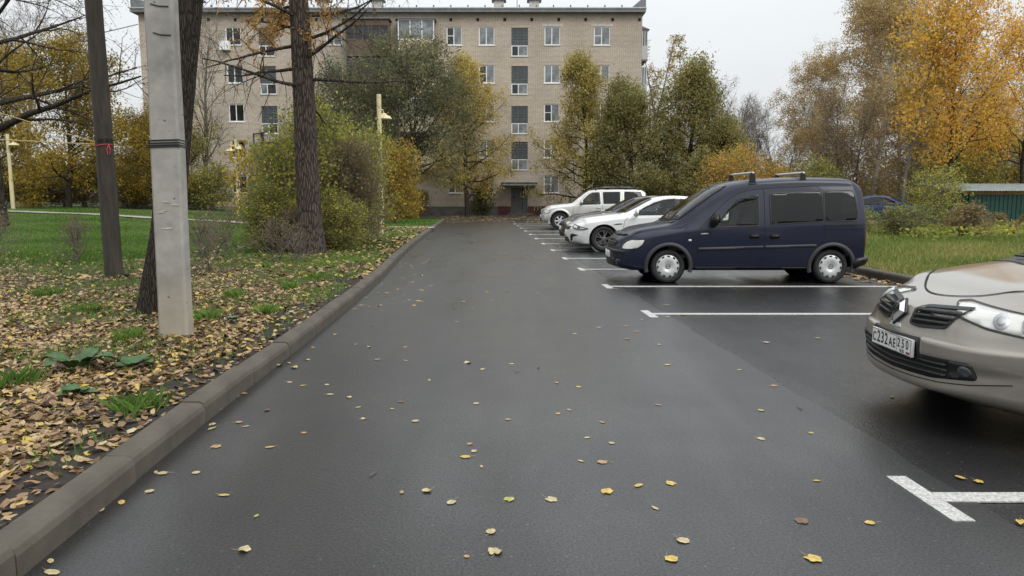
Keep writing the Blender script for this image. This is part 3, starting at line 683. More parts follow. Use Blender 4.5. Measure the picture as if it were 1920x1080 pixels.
def unit(v): return v / np.maximum(np.linalg.norm(v, axis=-1, keepdims=True), 1e-9)
def grow(rng, P, D, L, Rr, n, wander=0.12, up=0.0, taper=0.35):
    B = len(P); pts = np.zeros((B, n + 1, 3)); rad = np.zeros((B, n + 1)); pts[:, 0] = P; d = unit(np.asarray(D, float))
    for i in range(n):
        d = unit(d + rng.normal(0, wander, (B, 3)) + np.array([0, 0, up]))
        pts[:, i + 1] = pts[:, i] + d * (L / n)[:, None]
    t = np.linspace(0, 1, n + 1); rad[:] = Rr[:, None] * (1 - (1 - taper) * t)[None]
    return pts, rad
def spawn(rng, pts, rad, k, t0, t1, ang, lenf, rr=0.6, az=None):
    """k children per branch: position, direction, length, radius"""
    B, n1, _ = pts.shape; n = n1 - 1
    t = (np.arange(k)[None] + rng.uniform(0, 1, (B, k))) / k * (t1 - t0) + t0
    f = t * n; i = np.clip(f.astype(int), 0, n - 1); w = (f - i)
    b = np.arange(B)[:, None]
    p = pts[b, i] * (1 - w[..., None]) + pts[b, i + 1] * w[..., None]
    tan = unit(pts[b, i + 1] - pts[b, i]); r = rad[b, i] * (1 - w) + rad[b, i + 1] * w
    ref = np.where(np.abs(tan[..., 2:3]) < 0.95, np.array([0, 0, 1.0]), np.array([1.0, 0, 0]))
    u = unit(np.cross(tan, ref)); v = np.cross(tan, u)
    phi = (np.arange(k)[None] * 2.4 + rng.uniform(0, 6.283, (B, 1)) + rng.normal(0, .5, (B, k)))
    a = ang(t) if callable(ang) else ang; a = np.radians(a) + rng.normal(0, .12, t.shape)
    d = tan * np.cos(a)[..., None] + (u * np.cos(phi)[..., None] + v * np.sin(phi)[..., None]) * np.sin(a)[..., None]
    L = lenf(t) * rng.uniform(.75, 1.2, t.shape)
    return p.reshape(-1, 3), d.reshape(-1, 3), L.reshape(-1), np.minimum(r.reshape(-1) * rr, r.reshape(-1)), t.reshape(-1)
def tubes(levels):
    """levels: list of (pts, rad, sides) -> quads"""
    Vs = []; Fs = []; off = 0
    for pts, rad, k in levels:
        B, n1, _ = pts.shape
        tan = np.gradient(pts, axis=1); tan = unit(tan)
        ref = np.where(np.abs(tan[:, :1, 2:3]) < 0.9, np.array([0, 0, 1.0]), np.array([1.0, 0, 0])) * np.ones((B, n1, 1))
        u = unit(np.cross(tan, ref)); v = np.cross(tan, u)
        a = np.arange(k) * 2 * np.pi / k
        ring = pts[:, :, None] + rad[:, :, None, None] * (u[:, :, None] * np.cos(a)[None, None, :, None] + v[:, :, None] * np.sin(a)[None, None, :, None])
        Vs.append(ring.reshape(-1, 3))
        idx = off + np.arange(B * n1 * k).reshape(B, n1, k)
        q = np.stack([idx[:, :-1], np.roll(idx, -1, 2)[:, :-1], np.roll(idx, -1, 2)[:, 1:], idx[:, 1:]], -1)
        Fs.append(q.reshape(-1, 4)); off += B * n1 * k
    return np.concatenate(Vs), np.concatenate(Fs)
def leaf_quads(rng, C, size, aspect=0.6, droop=0.0, flat=0.0):
    """a folded pair of triangles for every leaf centre"""
    N = len(C); s = size * rng.uniform(.6, 1.25, N)
    d = unit(rng.normal(0, 1, (N, 3)) * np.array([1, 1, 1 - flat]) + np.array([0, 0, -droop]))
    e = unit(np.cross(d, rng.normal(0, 1, (N, 3)))); nrm = np.cross(d, e)
    a = C - d * s[:, None] * .5; b = C + e * (s * aspect * .5)[:, None] + nrm * (s * .1)[:, None]; c = C + d * s[:, None] * .5; f = C - e * (s * aspect * .5)[:, None] + nrm * (s * .1)[:, None]
    V = np.stack([a, b, c, f], 1).reshape(-1, 3); F = np.arange(4 * N).reshape(N, 4)
    return V, F
def clump_value(rng, C, sc=0.9):
    """per-leaf colour value: neighbours alike, some odd ones"""
    n = vnoise(C[:, 0] + C[:, 2] * .7, C[:, 1] - C[:, 2] * 1.1, sc, rng.integers(0, 99)) * .22
    return np.clip(.45 + n + rng.normal(0, .17, len(C)), 0, 1)
def along(rng, pts, n, t0=0.1, jit=0.05):
    """n random points along the given branches"""
    B, n1, _ = pts.shape; b = rng.integers(0, B, n); f = rng.uniform(t0, 1, n) * (n1 - 1); i = np.clip(f.astype(int), 0, n1 - 2); w = (f - i)[:, None]
    return pts[b, i] * (1 - w) + pts[b, i + 1] * w + rng.normal(0, jit, (n, 3))

def make_tree(seed, H, r0, t_first=0.25, shape='round', spread=0.35, n1=22, n2=7, n3=4, ang1=(75, 35), leaves=9000, leaf=0.13, jit=0.16,
              lm="leaf_linden", bm_="bark_dark", up1=0.03, lean=(0, 0), aspect=.65, droop=0.0, twig_hang=0.0, stems=1, trunk_frac=0.95, wander=0.05, twig_r=0.006, r_shift=0.0, dens=None, flare=1.0, lvar=.0):
    """returns (wood mesh, crown mesh) standing on the origin"""
    rng = np.random.default_rng(seed)
    P = rng.normal(0, .12 * (stems > 1), (stems, 3)); P[:, 2] = -0.15
    D = np.tile(np.array([lean[0], lean[1], 1.0]), (stems, 1)) + rng.normal(0, .14 * (stems > 1), (stems, 3))
    L = np.full(stems, H * trunk_frac) * (1 if stems == 1 else rng.uniform(.75, 1, stems)); Rr = np.full(stems, r0) * (1 if stems == 1 else rng.uniform(.6, 1, stems))
    T, TR = grow(rng, P, D, L, Rr, 12, wander, 0.02, .12)
    if flare > 1: TR[:, 0] *= flare; TR[:, 1] *= 1 + (flare - 1) * .12
    def l1(t):
        s = (t - t_first) / (1 - t_first)
        if shape == 'cone': return H * spread * (1.05 - s) ** .8 * (.55 + .45 * np.minimum(1, s * 5))
        if shape == 'round': return H * spread * np.sqrt(np.clip(1 - (1.6 * s - .7) ** 2, .05, 1))
        if shape == 'vase': return H * spread * (1.05 - .55 * s)
        return H * spread * (1.0 - .65 * s)
    p, d, l, r, t = spawn(rng, T, TR, n1, t_first, .99, lambda t: ang1[0] + (ang1[1] - ang1[0]) * (t - t_first) / (1 - t_first), l1, .42)
    l = l * rng.uniform(1 - lvar, 1 + lvar, len(l))
    B1, R1 = grow(rng, p, d, l, np.maximum(r, .012), 7, .10, up1, .2)
    ml = l.mean()
    p, d, l, r, t = spawn(rng, B1, R1, n2, .18, 1.0, 48, lambda t: ml * .50 * (1.15 - .6 * t), .55)
    B2, R2 = grow(rng, p, d, l, np.maximum(r, twig_r * 1.3), 5, .13, up1 * .8 - twig_hang * .5, .3)
    lv = [(T, TR, 14), (B1, R1, 6), (B2, R2, 4)]
    last = B2
    if n3:
        m2 = l.mean()
        p, d, l, r, t = spawn(rng, B2, R2, n3, .15, 1.0, 42, lambda t: m2 * .62 * (1.1 - .4 * t), .6)
        B3, R3 = grow(rng, p, d, l, np.maximum(np.minimum(r, twig_r * 1.6), twig_r), 4, .12, up1 * .6 - twig_hang, .45)
        lv.append((B3, R3, 3)); last = B3
    V, F = tubes(lv)
    wood = mesh_np("trunk", V, F, bm_, True)
    crown = None
    if leaves:
        C = along(rng, last, int(leaves * .8), .1, jit); C = np.concatenate([C, along(rng, B2, leaves - len(C), .3, jit)])
        if dens is not None: C = C[dens(C, rng)]
        LV, LF = leaf_quads(rng, C, leaf, aspect, droop)
        val = np.clip(clump_value(rng, C) + r_shift, 0, 1)
        crown = mesh_np("crown", LV, LF, lm, False, np.repeat(val, 4))
    return wood, crown
def plant_tree(name, label, cat, loc, meshes, group=None, rz=0.0, sc=1.0, wood="trunk", crown="crown"):
    o = thing(name, label, cat, loc, group, rz)
    o.scale = (sc, sc, sc) if not hasattr(sc, '__len__') else sc
    link(wood, meshes[0], o)
    if meshes[1]: link(crown, meshes[1], o)
    return o
def LH(x, y): return (x, y, float(lawn_h(x, y)))
def RH(x, y): return (x, y, float(right_h(x, y)))

# --- left side
# leaning trunk behind the concrete pole: its crown is overhead
near = make_tree(11, 13.0, 0.19, .42, 'round', .30, 20, 6, 4, (70, 35), 15000, .11, .14, "leaf_ygreen", "bark_near", lean=(0.155, 0.02), wander=.010, flare=1.35, twig_r=.004)
plant_tree("linden_tree", "thick dark furrowed trunk right behind the pale concrete pole", "tree", LH(-4.12, 8.55), near)
# larch with orange needles
def larch():
    rng = np.random.default_rng(5)
    T, TR = grow(rng, np.array([[0, 0, -.15]]), np.array([[-.012, 0, 1.0]]), np.array([19.0]), np.array([.285]), 24, .006, .01, .1)
    TR[:, 0] *= 1.35; TR[:, 1] *= 1.03
    p, d, l, r, t = spawn(rng, T, TR, 84, .19, .98, lambda t: 94 - 25 * t, lambda t: 2.6 * (1.15 - t) + .3, .2)
    r = np.minimum(r, .045)
    B1, R1 = grow(rng, p, d, l, r, 8, .07, .015, .25)
    p, d, l2, r2, t = spawn(rng, B1, R1, 9, .2, 1, 62, lambda t: 1.0 * (1.2 - .5 * t), .45)
    B2, R2 = grow(rng, p, d, l2, np.maximum(np.minimum(r2, .012), .006), 5, .10, -.16, .4)
    p, d, l3, r3, t = spawn(rng, B2, R2, 3, .2, 1, 50, lambda t: .42 + 0 * t, .6)
    B3, R3 = grow(rng, p, d, l3, np.full(len(l3), .004), 3, .12, -.12, .5)
    V, F = tubes([(T, TR, 20), (B1, R1, 6), (B2, R2, 4), (B3, R3, 3)])
    wood = mesh_np("trunk", V, F, "bark_larch", True)
    low = B2[(B2[:, :, 2].mean(1) > 4.2) & (B2[:, :, 2].mean(1) < 7.5)]; lowt = B3[(B3[:, :, 2].mean(1) > 4.2) & (B3[:, :, 2].mean(1) < 7.5)]
    C = np.concatenate([along(rng, low, 14000, .0, .06), along(rng, lowt, 14000, .0, .05)])
    keep = np.exp(-((C[:, 0] + .35) ** 2 / .55 + (C[:, 1]) ** 2 / 1.2)) * sstep(4.2, 5.2, C[:, 2] + .5 * (C[:, 0] < -.3))
    C = C[rng.uniform(0, 1, len(C)) < keep]
    C = np.concatenate([C, along(rng, B2[B2[:, :, 2].mean(1) >= 7.5], 32000, .1, .10)])
    LV, LF = leaf_quads(rng, C, .15, .22, .5)
    return wood, mesh_np("crown", LV, LF, "needle_larch", False, np.repeat(rng.uniform(0, 1, len(C)), 4))
plant_tree("larch_tree", "larch with straight grey furrowed trunk and orange needles beside the kerb", "tree", LH(-4.6, 17.1), larch())

# big dark trunk with bare arching limbs at the left edge, yellow-green tree, bare trees
plant_tree("old_tree", "old dark trunked tree with long bare arching limbs over the lawn", "tree", LH(-19.6, 28.5), make_tree(21, 15, .42, .22, 'vase', .42, 26, 8, 6, (75, 35), 6500, .075, .12, "leaf_brown", "bark_dark", lean=(.02, 0), twig_r=.009, up1=-.01))
yg = make_tree(22, 8.6, .20, .10, 'round', .42, 30, 8, 4, (84, 40), 24000, .15, .24, "leaf_ygreen", "bark_dark", twig_r=.007)
plant_tree("linden_tree", "broad yellow green linden with short dark trunk behind the lawn lamp", "tree", LH(-26.3, 44.5), yg, sc=1.0)
plant_tree("linden_tree", "yellow green linden at the back of the lawn beside the old dark tree", "tree", LH(-32.2, 47.5), yg, rz=2.1, sc=1.05)
plant_tree("linden_tree", "low yellow green linden beyond the slanting dark pole", "tree", LH(-22.6, 47.5), yg, rz=4.0, sc=.62)
dk = make_tree(23, 6.6, .16, .06, 'round', .40, 28, 7, 4, (84, 40), 15000, .14, .20, "leaf_linden_dark", "bark_dark", r_shift=.1)
plant_tree("dark_tree", "olive green tree between the slanting dark pole and the concrete pole", "tree", LH(-22.2, 50.5), dk, rz=1)
plant_tree("dark_tree", "smaller olive green tree by the left corner of the brick block", "tree", LH(-25.0, 52.5), dk, rz=3, sc=.8)
bare_a = make_tree(24, 14, .17, .18, 'vase', .24, 28, 8, 6, (50, 20), 0, bm_="bark_purple", up1=.08, twig_r=.011)
bare_b = make_tree(25, 10, .11, .12, 'vase', .26, 22, 7, 5, (48, 18), 700, .10, .1, "leaf_yellow", bm_="bark_twig", up1=.09, twig_r=.009, stems=2)
for i, (x, y, rz, s) in enumerate([(-33, 60, 0, 1.0), (-36, 56, 1.3, 1.05), (-29.5, 62, 2.2, .92), (-40, 62, 4, 1.1), (-45, 58, 5, 1.15)]):
    plant_tree("bare_tree", "bare purplish twigged tree in the row beyond the lawn", "tree", LH(x, y), bare_a, "bare trees beyond the lawn", rz, s)
# slim bare tree in front of the brick wall and its dark undergrowth
plant_tree("bare_tree", "slim grey many stemmed bare tree in front of the brick wall", "tree", LH(-21.2, 52.0), make_tree(26, 12.5, .17, .22, 'vase', .30, 22, 6, 4, (38, 18), 120, .16, .1, "leaf_yellow", "bark_grey", up1=.06, twig_r=.010))
plant_tree("dark_tree", "narrow dark green yew like tree hugging the bare tree", "tree", LH(-22.3, 50.6), make_tree(27, 6.4, .12, .06, 'cone', .18, 26, 6, 4, (70, 40), 7000, .10, .12, "leaf_pear", "bark_dark", r_shift=-.1))

# tall shrubs round the larch
sh = make_tree(31, 3.0, .035, .03, 'round', .50, 18, 7, 4, (66, 25), 9000, .10, .10, "leaf_shrub", "bark_twig", stems=7, twig_r=.004, up1=.05, r_shift=.06)
sh2 = make_tree(32, 2.8, .03, .03, 'round', .46, 18, 7, 4, (66, 25), 7500, .085, .10, "leaf_brown", "bark_twig", stems=7, twig_r=.004, up1=.05)
def shrub(label, x, y, ms, rz, sc, grp=None, name="shrub"): return plant_tree(name, label, "shrub", LH(x, y), ms, grp, rz, sc, "stems", "foliage")
shrub("tall green leafed shrub just left of the larch trunk", -5.45, 19.4, sh, 0.4, (.92, .95, .98))
shrub("yellow green shrub behind the larch trunk, tallest of the clump", -5.15, 21.6, sh, 2.2, (1.0, 1.0, 1.14))
shrub("olive brown shrub right of the larch trunk below the cream lamp", -4.4, 20.3, sh2, 1.0, (.80, .9, .95))
shrub("yellow green shrub beside the cream lamp behind the brown one", -4.75, 23.2, sh, 5.2, (.75, .75, .95))
shrub("low green shrub left end of the clump by the larch", -6.5, 20.4, sh, 4.1, (.62, .62, .52))
shrub("olive green low shrub filling the foot of the clump by the larch", -5.75, 18.2, sh, 3.0, (.62, .6, .46))
shrub("small brown twiggy shrub at the foot of the larch", -5.15, 17.7, sh2, 5.0, (.42, .42, .36))
shrub("low green shrub hugging the right foot of the larch", -4.25, 18.6, sh, 1.7, (.42, .5, .42))
wisp = make_tree(33, 1.25, .010, .15, 'vase', .5, 14, 5, 3, (55, 30), 260, .05, .03, "leaf_brown", "bark_twig", stems=2, twig_r=.0022)
for i, (x, y, rz, s) in enumerate([(-5.55, 13.6, 0, 1.0), (-5.0, 15.4, 1.4, .9), (-6.3, 15.8, 2.5, 1.05), (-8.7, 14.8, .7, .9), (-4.35, 14.9, 3, .7), (-9.8, 13.2, 2, 1.0), (-11, 16, 4, 1.1)]):
    plant_tree("sapling", "thin leafless sapling rising from the leaf litter", "sapling", LH(x, y), wisp, "saplings on the leaf littered verge", rz, s, "stems", "foliage")
ylw = make_tree(34, 3.0, .03, .05, 'round', .45, 14, 6, 3, (70, 35), 900, .17, .1, "leaf_yellow", "bark_twig", stems=3, twig_r=.005)
shrub("loose bright yellow green shrub in front of the brick wall", -12.6, 36.5, ylw, .4, (1, 1, 1.25))
shrub("small rounded orange yellow bush at the trunk of the pear tree", -6.3, 43.8, make_tree(35, 1.9, .03, .03, 'round', .55, 12, 6, 4, (75, 40), 2600, .16, .10, "leaf_yellow", "bark_twig", stems=4), 0, 1)
shrub("orange leaved bush between the cream lamp and the pear tree", -5.75, 37.0, make_tree(36, 4.2, .03, .05, 'round', .32, 14, 6, 4, (65, 35), 6500, .13, .14, "leaf_ygreen", "bark_twig", stems=4, r_shift=.15), 0, 1)
shrub("dark evergreen bush against the wall left of the entrance", -2.3, 56.2, make_tree(37, 2.3, .03, .03, 'round', .42, 14, 6, 4, (70, 35), 3500, .11, .10, "leaf_linden_dark", "bark_dark", stems=4, r_shift=-.3), 0, 1)
for i, (x, y, s) in enumerate([(-9.5, 54.5, 1.1), (-12.5, 55, 1.3), (-6.8, 55.5, .8)]):
    shrub("dark low bush along the foot of the brick wall behind the pear tree", x, y, sh2, i * 1.9, (s, .8, .62), "dark bushes along the wall")

for i in range(13):
    x = -19.5 - i * 2.1 + rnd.uniform(-.6, .6); y = 50.5 + rnd.uniform(-2.5, 2.0) - .10 * (i)
    shrub("ragged bush in the dark undergrowth closing the lawn", x, y, sh2 if i % 3 else sh, i * 1.3, (1.25, 1.1, rnd.uniform(.55, .95)), "undergrowth bushes behind the lawn")
# pear tree, two lindens, dark trees before the facade
pear = make_tree(41, 10.6, .22, .30, 'vase', .56, 24, 8, 5, (68, 25), 27000, .135, .22, "leaf_pear", "bark_dark", up1=.055, twig_r=.008, trunk_frac=.75, r_shift=.02)
plant_tree("pear_tree", "spreading grey green tree with forked dark trunk beside the road end", "tree", LH(-6.35, 45.6), pear, None, 0.6, (1.02, 1.0, .97))
plant_tree("pear_tree", "grey green tree between the larch and the forked tree before the balconies", "tree", LH(-9.2, 47.5), pear, None, 3.4, (1.0, 1.0, .84))
lind = make_tree(42, 11.4, .24, .14, 'cone', .40, 42, 8, 5, (88, 42), 29000, .145, .24, "leaf_linden", "bark_dark", twig_r=.008, lvar=.35, r_shift=.08)
plant_tree("linden_tree", "conical yellow brown linden with bare trunk left of the entrance", "tree", (-3.25, 54.4, -.1), lind, None, 0, (.84, .84, 1.0))
lind2 = make_tree(43, 10.8, .22, .08, 'cone', .42, 38, 8, 5, (84, 40), 24000, .15, .24, "leaf_linden", "bark_dark", twig_r=.008, r_shift=-.08, lvar=.42)
plant_tree("linden_tree", "conical brownish linden standing right of the entrance behind the silver car", "tree", (5.0, 52.0, -.05), lind2, None, 0, (.88, .88, 1.0))
lind3 = make_tree(44, 8.4, .24, .08, 'cone', .52, 36, 8, 5, (84, 38), 30000, .15, .26, "leaf_linden_dark", "bark_dark", twig_r=.008, lvar=.45, r_shift=.05)
plant_tree("dark_tree", "full olive green tree at the right corner of the brick block", "tree", RH(8.1, 50.5), lind3, None, 0, (1, 1, 1.02))
plant_tree("dark_tree", "tall olive green tree with pointed top right of the brick block", "tree", RH(11.3, 49.0), lind3, None, 2.4, (.95, .95, 1.12))
plant_tree("dark_tree", "low wide olive green tree behind the white car", "tree", RH(13.0, 47.0), lind3, None, 4.4, (.72, .72, .70))

# --- right side wood
yl_thin = make_tree(51, 15, .14, .25, 'cone', .16, 26, 6, 4, (45, 25), 1500, .16, .14, "leaf_yellow", "bark_grey", up1=.06, twig_r=.009)
for i, (x, y, s) in enumerate([(12.6, 62, 1.02), (14.6, 64, .98), (11.0, 66, 1.05)]):
    plant_tree("poplar_tree", ['thin half bare poplar with yellow tip closest to the corner of the brick block', 'thin half bare poplar standing furthest from the brick block corner', 'thin half bare poplar partly hidden by the brick block corner'][i], "tree", RH(x, y), yl_thin, "poplars behind the block", i * 2.0, s)
fan = make_tree(52, 10.5, .10, .05, 'vase', .30, 24, 7, 5, (40, 14), 500, .09, .1, "leaf_bush_red", "bark_purple", up1=.10, stems=5, twig_r=.009)
for i, (x, y, s) in enumerate([(17.2, 62, .96), (19.6, 64, .88), (15.6, 66, 1.0)]):
    plant_tree("bare_tree", ['tall grey bare tree fanning up just right of the olive trees', 'lower grey bare fanned tree beside the tall bare one', 'grey bare fanned tree mostly hidden behind the olive trees'][i], "tree", RH(x, y), fan, "fanned bare trees", i * 2.2, s)
for i, (x, y, s, r_) in enumerate([(20.8, 58, .90, 0), (23.2, 56, .95, 1.2), (25.4, 60, 1.0, 2.3), (22.5, 64, .95, 3.3), (34.5, 52, 1.25, .6), (37, 56, 1.25, 2.0), (40, 50, 1.2, 3.0), (31.5, 58, 1.3, 5.0), (44, 55, 1.25, 1.0)]):
    plant_tree("bare_tree", "slender dark twigged bare tree standing in the wood right of the parking", "tree", RH(x, y), bare_b, "slender bare trees in the right wood", r_, s)
birch = make_tree(53, 14.0, .15, .14, 'round', .32, 40, 8, 5, (62, 25), 40000, .13, .18, "leaf_birch", "bark_birch", up1=.05, twig_hang=.22, droop=.9, twig_r=.007, aspect=.55)
for i, (x, y, s, r_) in enumerate([(24.2, 50.5, 1.0, 0), (27.2, 52.5, 1.02, 1.5), (21.7, 53.5, .74, 3.0)]):
    plant_tree("birch_tree", ['tall birch with drooping twigs and pale brown leaves beside the bare trees', 'tall birch with drooping pale brown twigs nearest the golden maple', 'short birch with pale brown leaves, smallest of the birches'][i], "tree", RH(x, y), birch, "birches in the right wood", r_, s)
brn = make_tree(54, 8.0, .09, .08, 'vase', .32, 24, 7, 4, (50, 20), 9500, .10, .14, "leaf_birch", "bark_twig", up1=.06, stems=4, twig_r=.009, r_shift=-.2)
for i, (x, y, s, r_) in enumerate([(21.3, 47.5, .95, 0), (24.3, 46, .80, 2), (28.0, 47, .85, 4.0), (30.5, 49, 1.0, 5)]):
    plant_tree("thicket_tree", ['brown twiggy thicket tree below the tall birch behind the van roof', 'brown twiggy thicket tree, lowest of its kind, above the blue car', 'brown thicket tree left of the golden maple trunk', 'tall brown thicket tree behind the golden maple'][i], "tree", RH(x, y), brn, "brown thicket trees", r_, s)
maple = make_tree(55, 9.6, .14, .28, 'round', .46, 26, 8, 5, (62, 28), 13000, .155, .24, "leaf_orange", "bark_dark", up1=.05, twig_r=.008, stems=1, wander=.05, r_shift=.16)
plant_tree("maple_tree", "tall golden orange maple with forked dark trunk left of the green garage", "tree", RH(21.9, 38.2), maple, None, .5, (.95, .95, 1.0))
plant_tree("maple_tree", "golden orange maple behind the green garage", "tree", RH(27.0, 39.5), maple, None, 2.6, .90)
plant_tree("maple_tree", "thin orange maple with slender pale trunk beside the blue parked car", "tree", RH(19.2, 36.8), make_tree(56, 9.6, .085, .34, 'round', .24, 18, 6, 4, (50, 25), 2600, .18, .18, "leaf_orange", "bark_grey", up1=.05, twig_r=.007, wander=.06), None, 0, 1)
om = make_tree(57, 4.6, .06, .06, 'round', .46, 20, 7, 4, (75, 40), 5600, .13, .20, "leaf_orange", "bark_twig", stems=3, twig_r=.007, r_shift=-.05)
for i, (x, y, s, r_) in enumerate([(11.7, 41.5, .74, 0), (13.4, 43.5, .86, 2), (15.4, 44.5, .66, 4)]):
    plant_tree("young_maple", ['young golden orange maple bush above the bonnet of the blue van', 'largest young golden orange maple bush behind the front roof bar of the van', 'small young golden orange maple bush behind the rear roof bar of the van'][i], "tree", RH(x, y), om, "young maples behind the van", r_, s)
og = make_tree(58, 4.6, .06, .05, 'round', .45, 18, 7, 4, (75, 40), 4200, .15, .16, "leaf_shrub", "bark_twig", stems=4, twig_r=.006, r_shift=.18)
for i, (x, y, s, r_) in enumerate([(18.3, 45.0, .72, 0), (23.8, 41.8, .8, 1), (26.6, 43.5, .95, 2), (31.5, 44.0, 1.05, 3.3), (35, 43, 1.1, 5)]):
    plant_tree("young_tree", ['yellow green young tree above the rear end of the van', 'yellow green young tree between the maple trunk and the garage', 'yellow green young tree rising behind the left end of the garage roof', 'broad yellow green young tree behind the middle of the garage', 'tallest yellow green young tree behind the right end of the garage'][i], "tree", RH(x, y), og, "yellow green young trees", r_, s)
for i, (x, y, s, r_) in enumerate([(29.5, 45.5, .9, 2), (33.5, 46, 1.0, 4)]):
    plant_tree("young_tree", ['orange young maple deep in the wood behind the left part of the garage', 'orange young maple deep in the wood behind the right part of the garage'][i], "tree", RH(x, y), om, "orange young maples behind the garage", r_, s * 1.2)
# low bushes along the edge of the right grass
lb = make_tree(61, 1.35, .012, .05, 'round', .55, 12, 6, 4, (70, 35), 2300, .085, .08, "leaf_ground", "bark_twig", stems=6, twig_r=.003)
lb2 = make_tree(62, 1.25, .012, .05, 'round', .50, 12, 6, 4, (65, 30), 1600, .095, .08, "leaf_bush_red", "bark_twig", stems=6, twig_r=.003)
rg = random.Random(5)
for i in range(30):
    x = 11.6 + i * .62 + rg.uniform(-.5, .5); y = 25.5 + rg.uniform(-2.5, 4.0) - .10 * (x - 12)
    red = rg.random() < .38; s = rg.uniform(.7, 1.1) * (1.0 if x < 14.8 else .50)
    plant_tree("bush", "low reddish brown bush at the edge of the rough grass" if red else "low olive green bush at the edge of the rough grass", "bush", RH(x, y), lb2 if red else lb,
               "reddish bushes along the grass" if red else "olive bushes along the grass", rg.uniform(0, 6), (s * 1.1, s * 1.1, s * rg.uniform(.7, 1.1)), "stems", "foliage")
plant_tree("bush", "large ivy like bush climbing the left end of the green garage", "bush", RH(17.7, 31.6), og, None, 1.2, (.55, .55, .50), "stems", "foliage")

# far wood closing the view plus an added row behind the camera, one mass
def far_wood():
    rng = np.random.default_rng(9); Vs = []; Fs = []; rs = []; off = 0
    Cs = []
    for i in range(230):
        a = rng.uniform(-1, 1); x = a * 170 + 15; y = rng.uniform(95, 150) + abs(a) * 12
        if -32 < x < 12 and y < 100: y += 25
        h = rng.uniform(6, 11.5) * (1 if x < 10 else .6); w = rng.uniform(2.5, 4.5); n = 420
        q = rng.normal(0, 1, (n, 3)); q = unit(q) * (rng.uniform(.2, 1, (n, 1)) ** .5)
        Cs.append(np.stack([x + q[:, 0] * w, y + q[:, 1] * w, h * .52 + q[:, 2] * h * .5], 1))
    for i in range(90):  # unseen trees behind the camera, added to darken reflections in the car paint
        x = rng.uniform(-75, 75); y = rng.uniform(-48, -34) - abs(x) * .1; h = rng.uniform(7, 11); w = rng.uniform(2.8, 4.5); n = 380
        q = unit(rng.normal(0, 1, (n, 3))) * (rng.uniform(.2, 1, (n, 1)) ** .5)
        Cs.append(np.stack([x + q[:, 0] * w, y + q[:, 1] * w, h * .5 + q[:, 2] * h * .52], 1))
    C = np.concatenate(Cs); V, F = leaf_quads(rng, C, .75, .5)
    return mesh_np("far_wood", V, F, "leaf_brown", False, np.repeat(clump_value(rng, C, .08), 4))
tag(link("far_wood", far_wood()), "dull brown distant wood behind the buildings and trees, with an added unseen row behind the camera", "wood", kind="stuff")

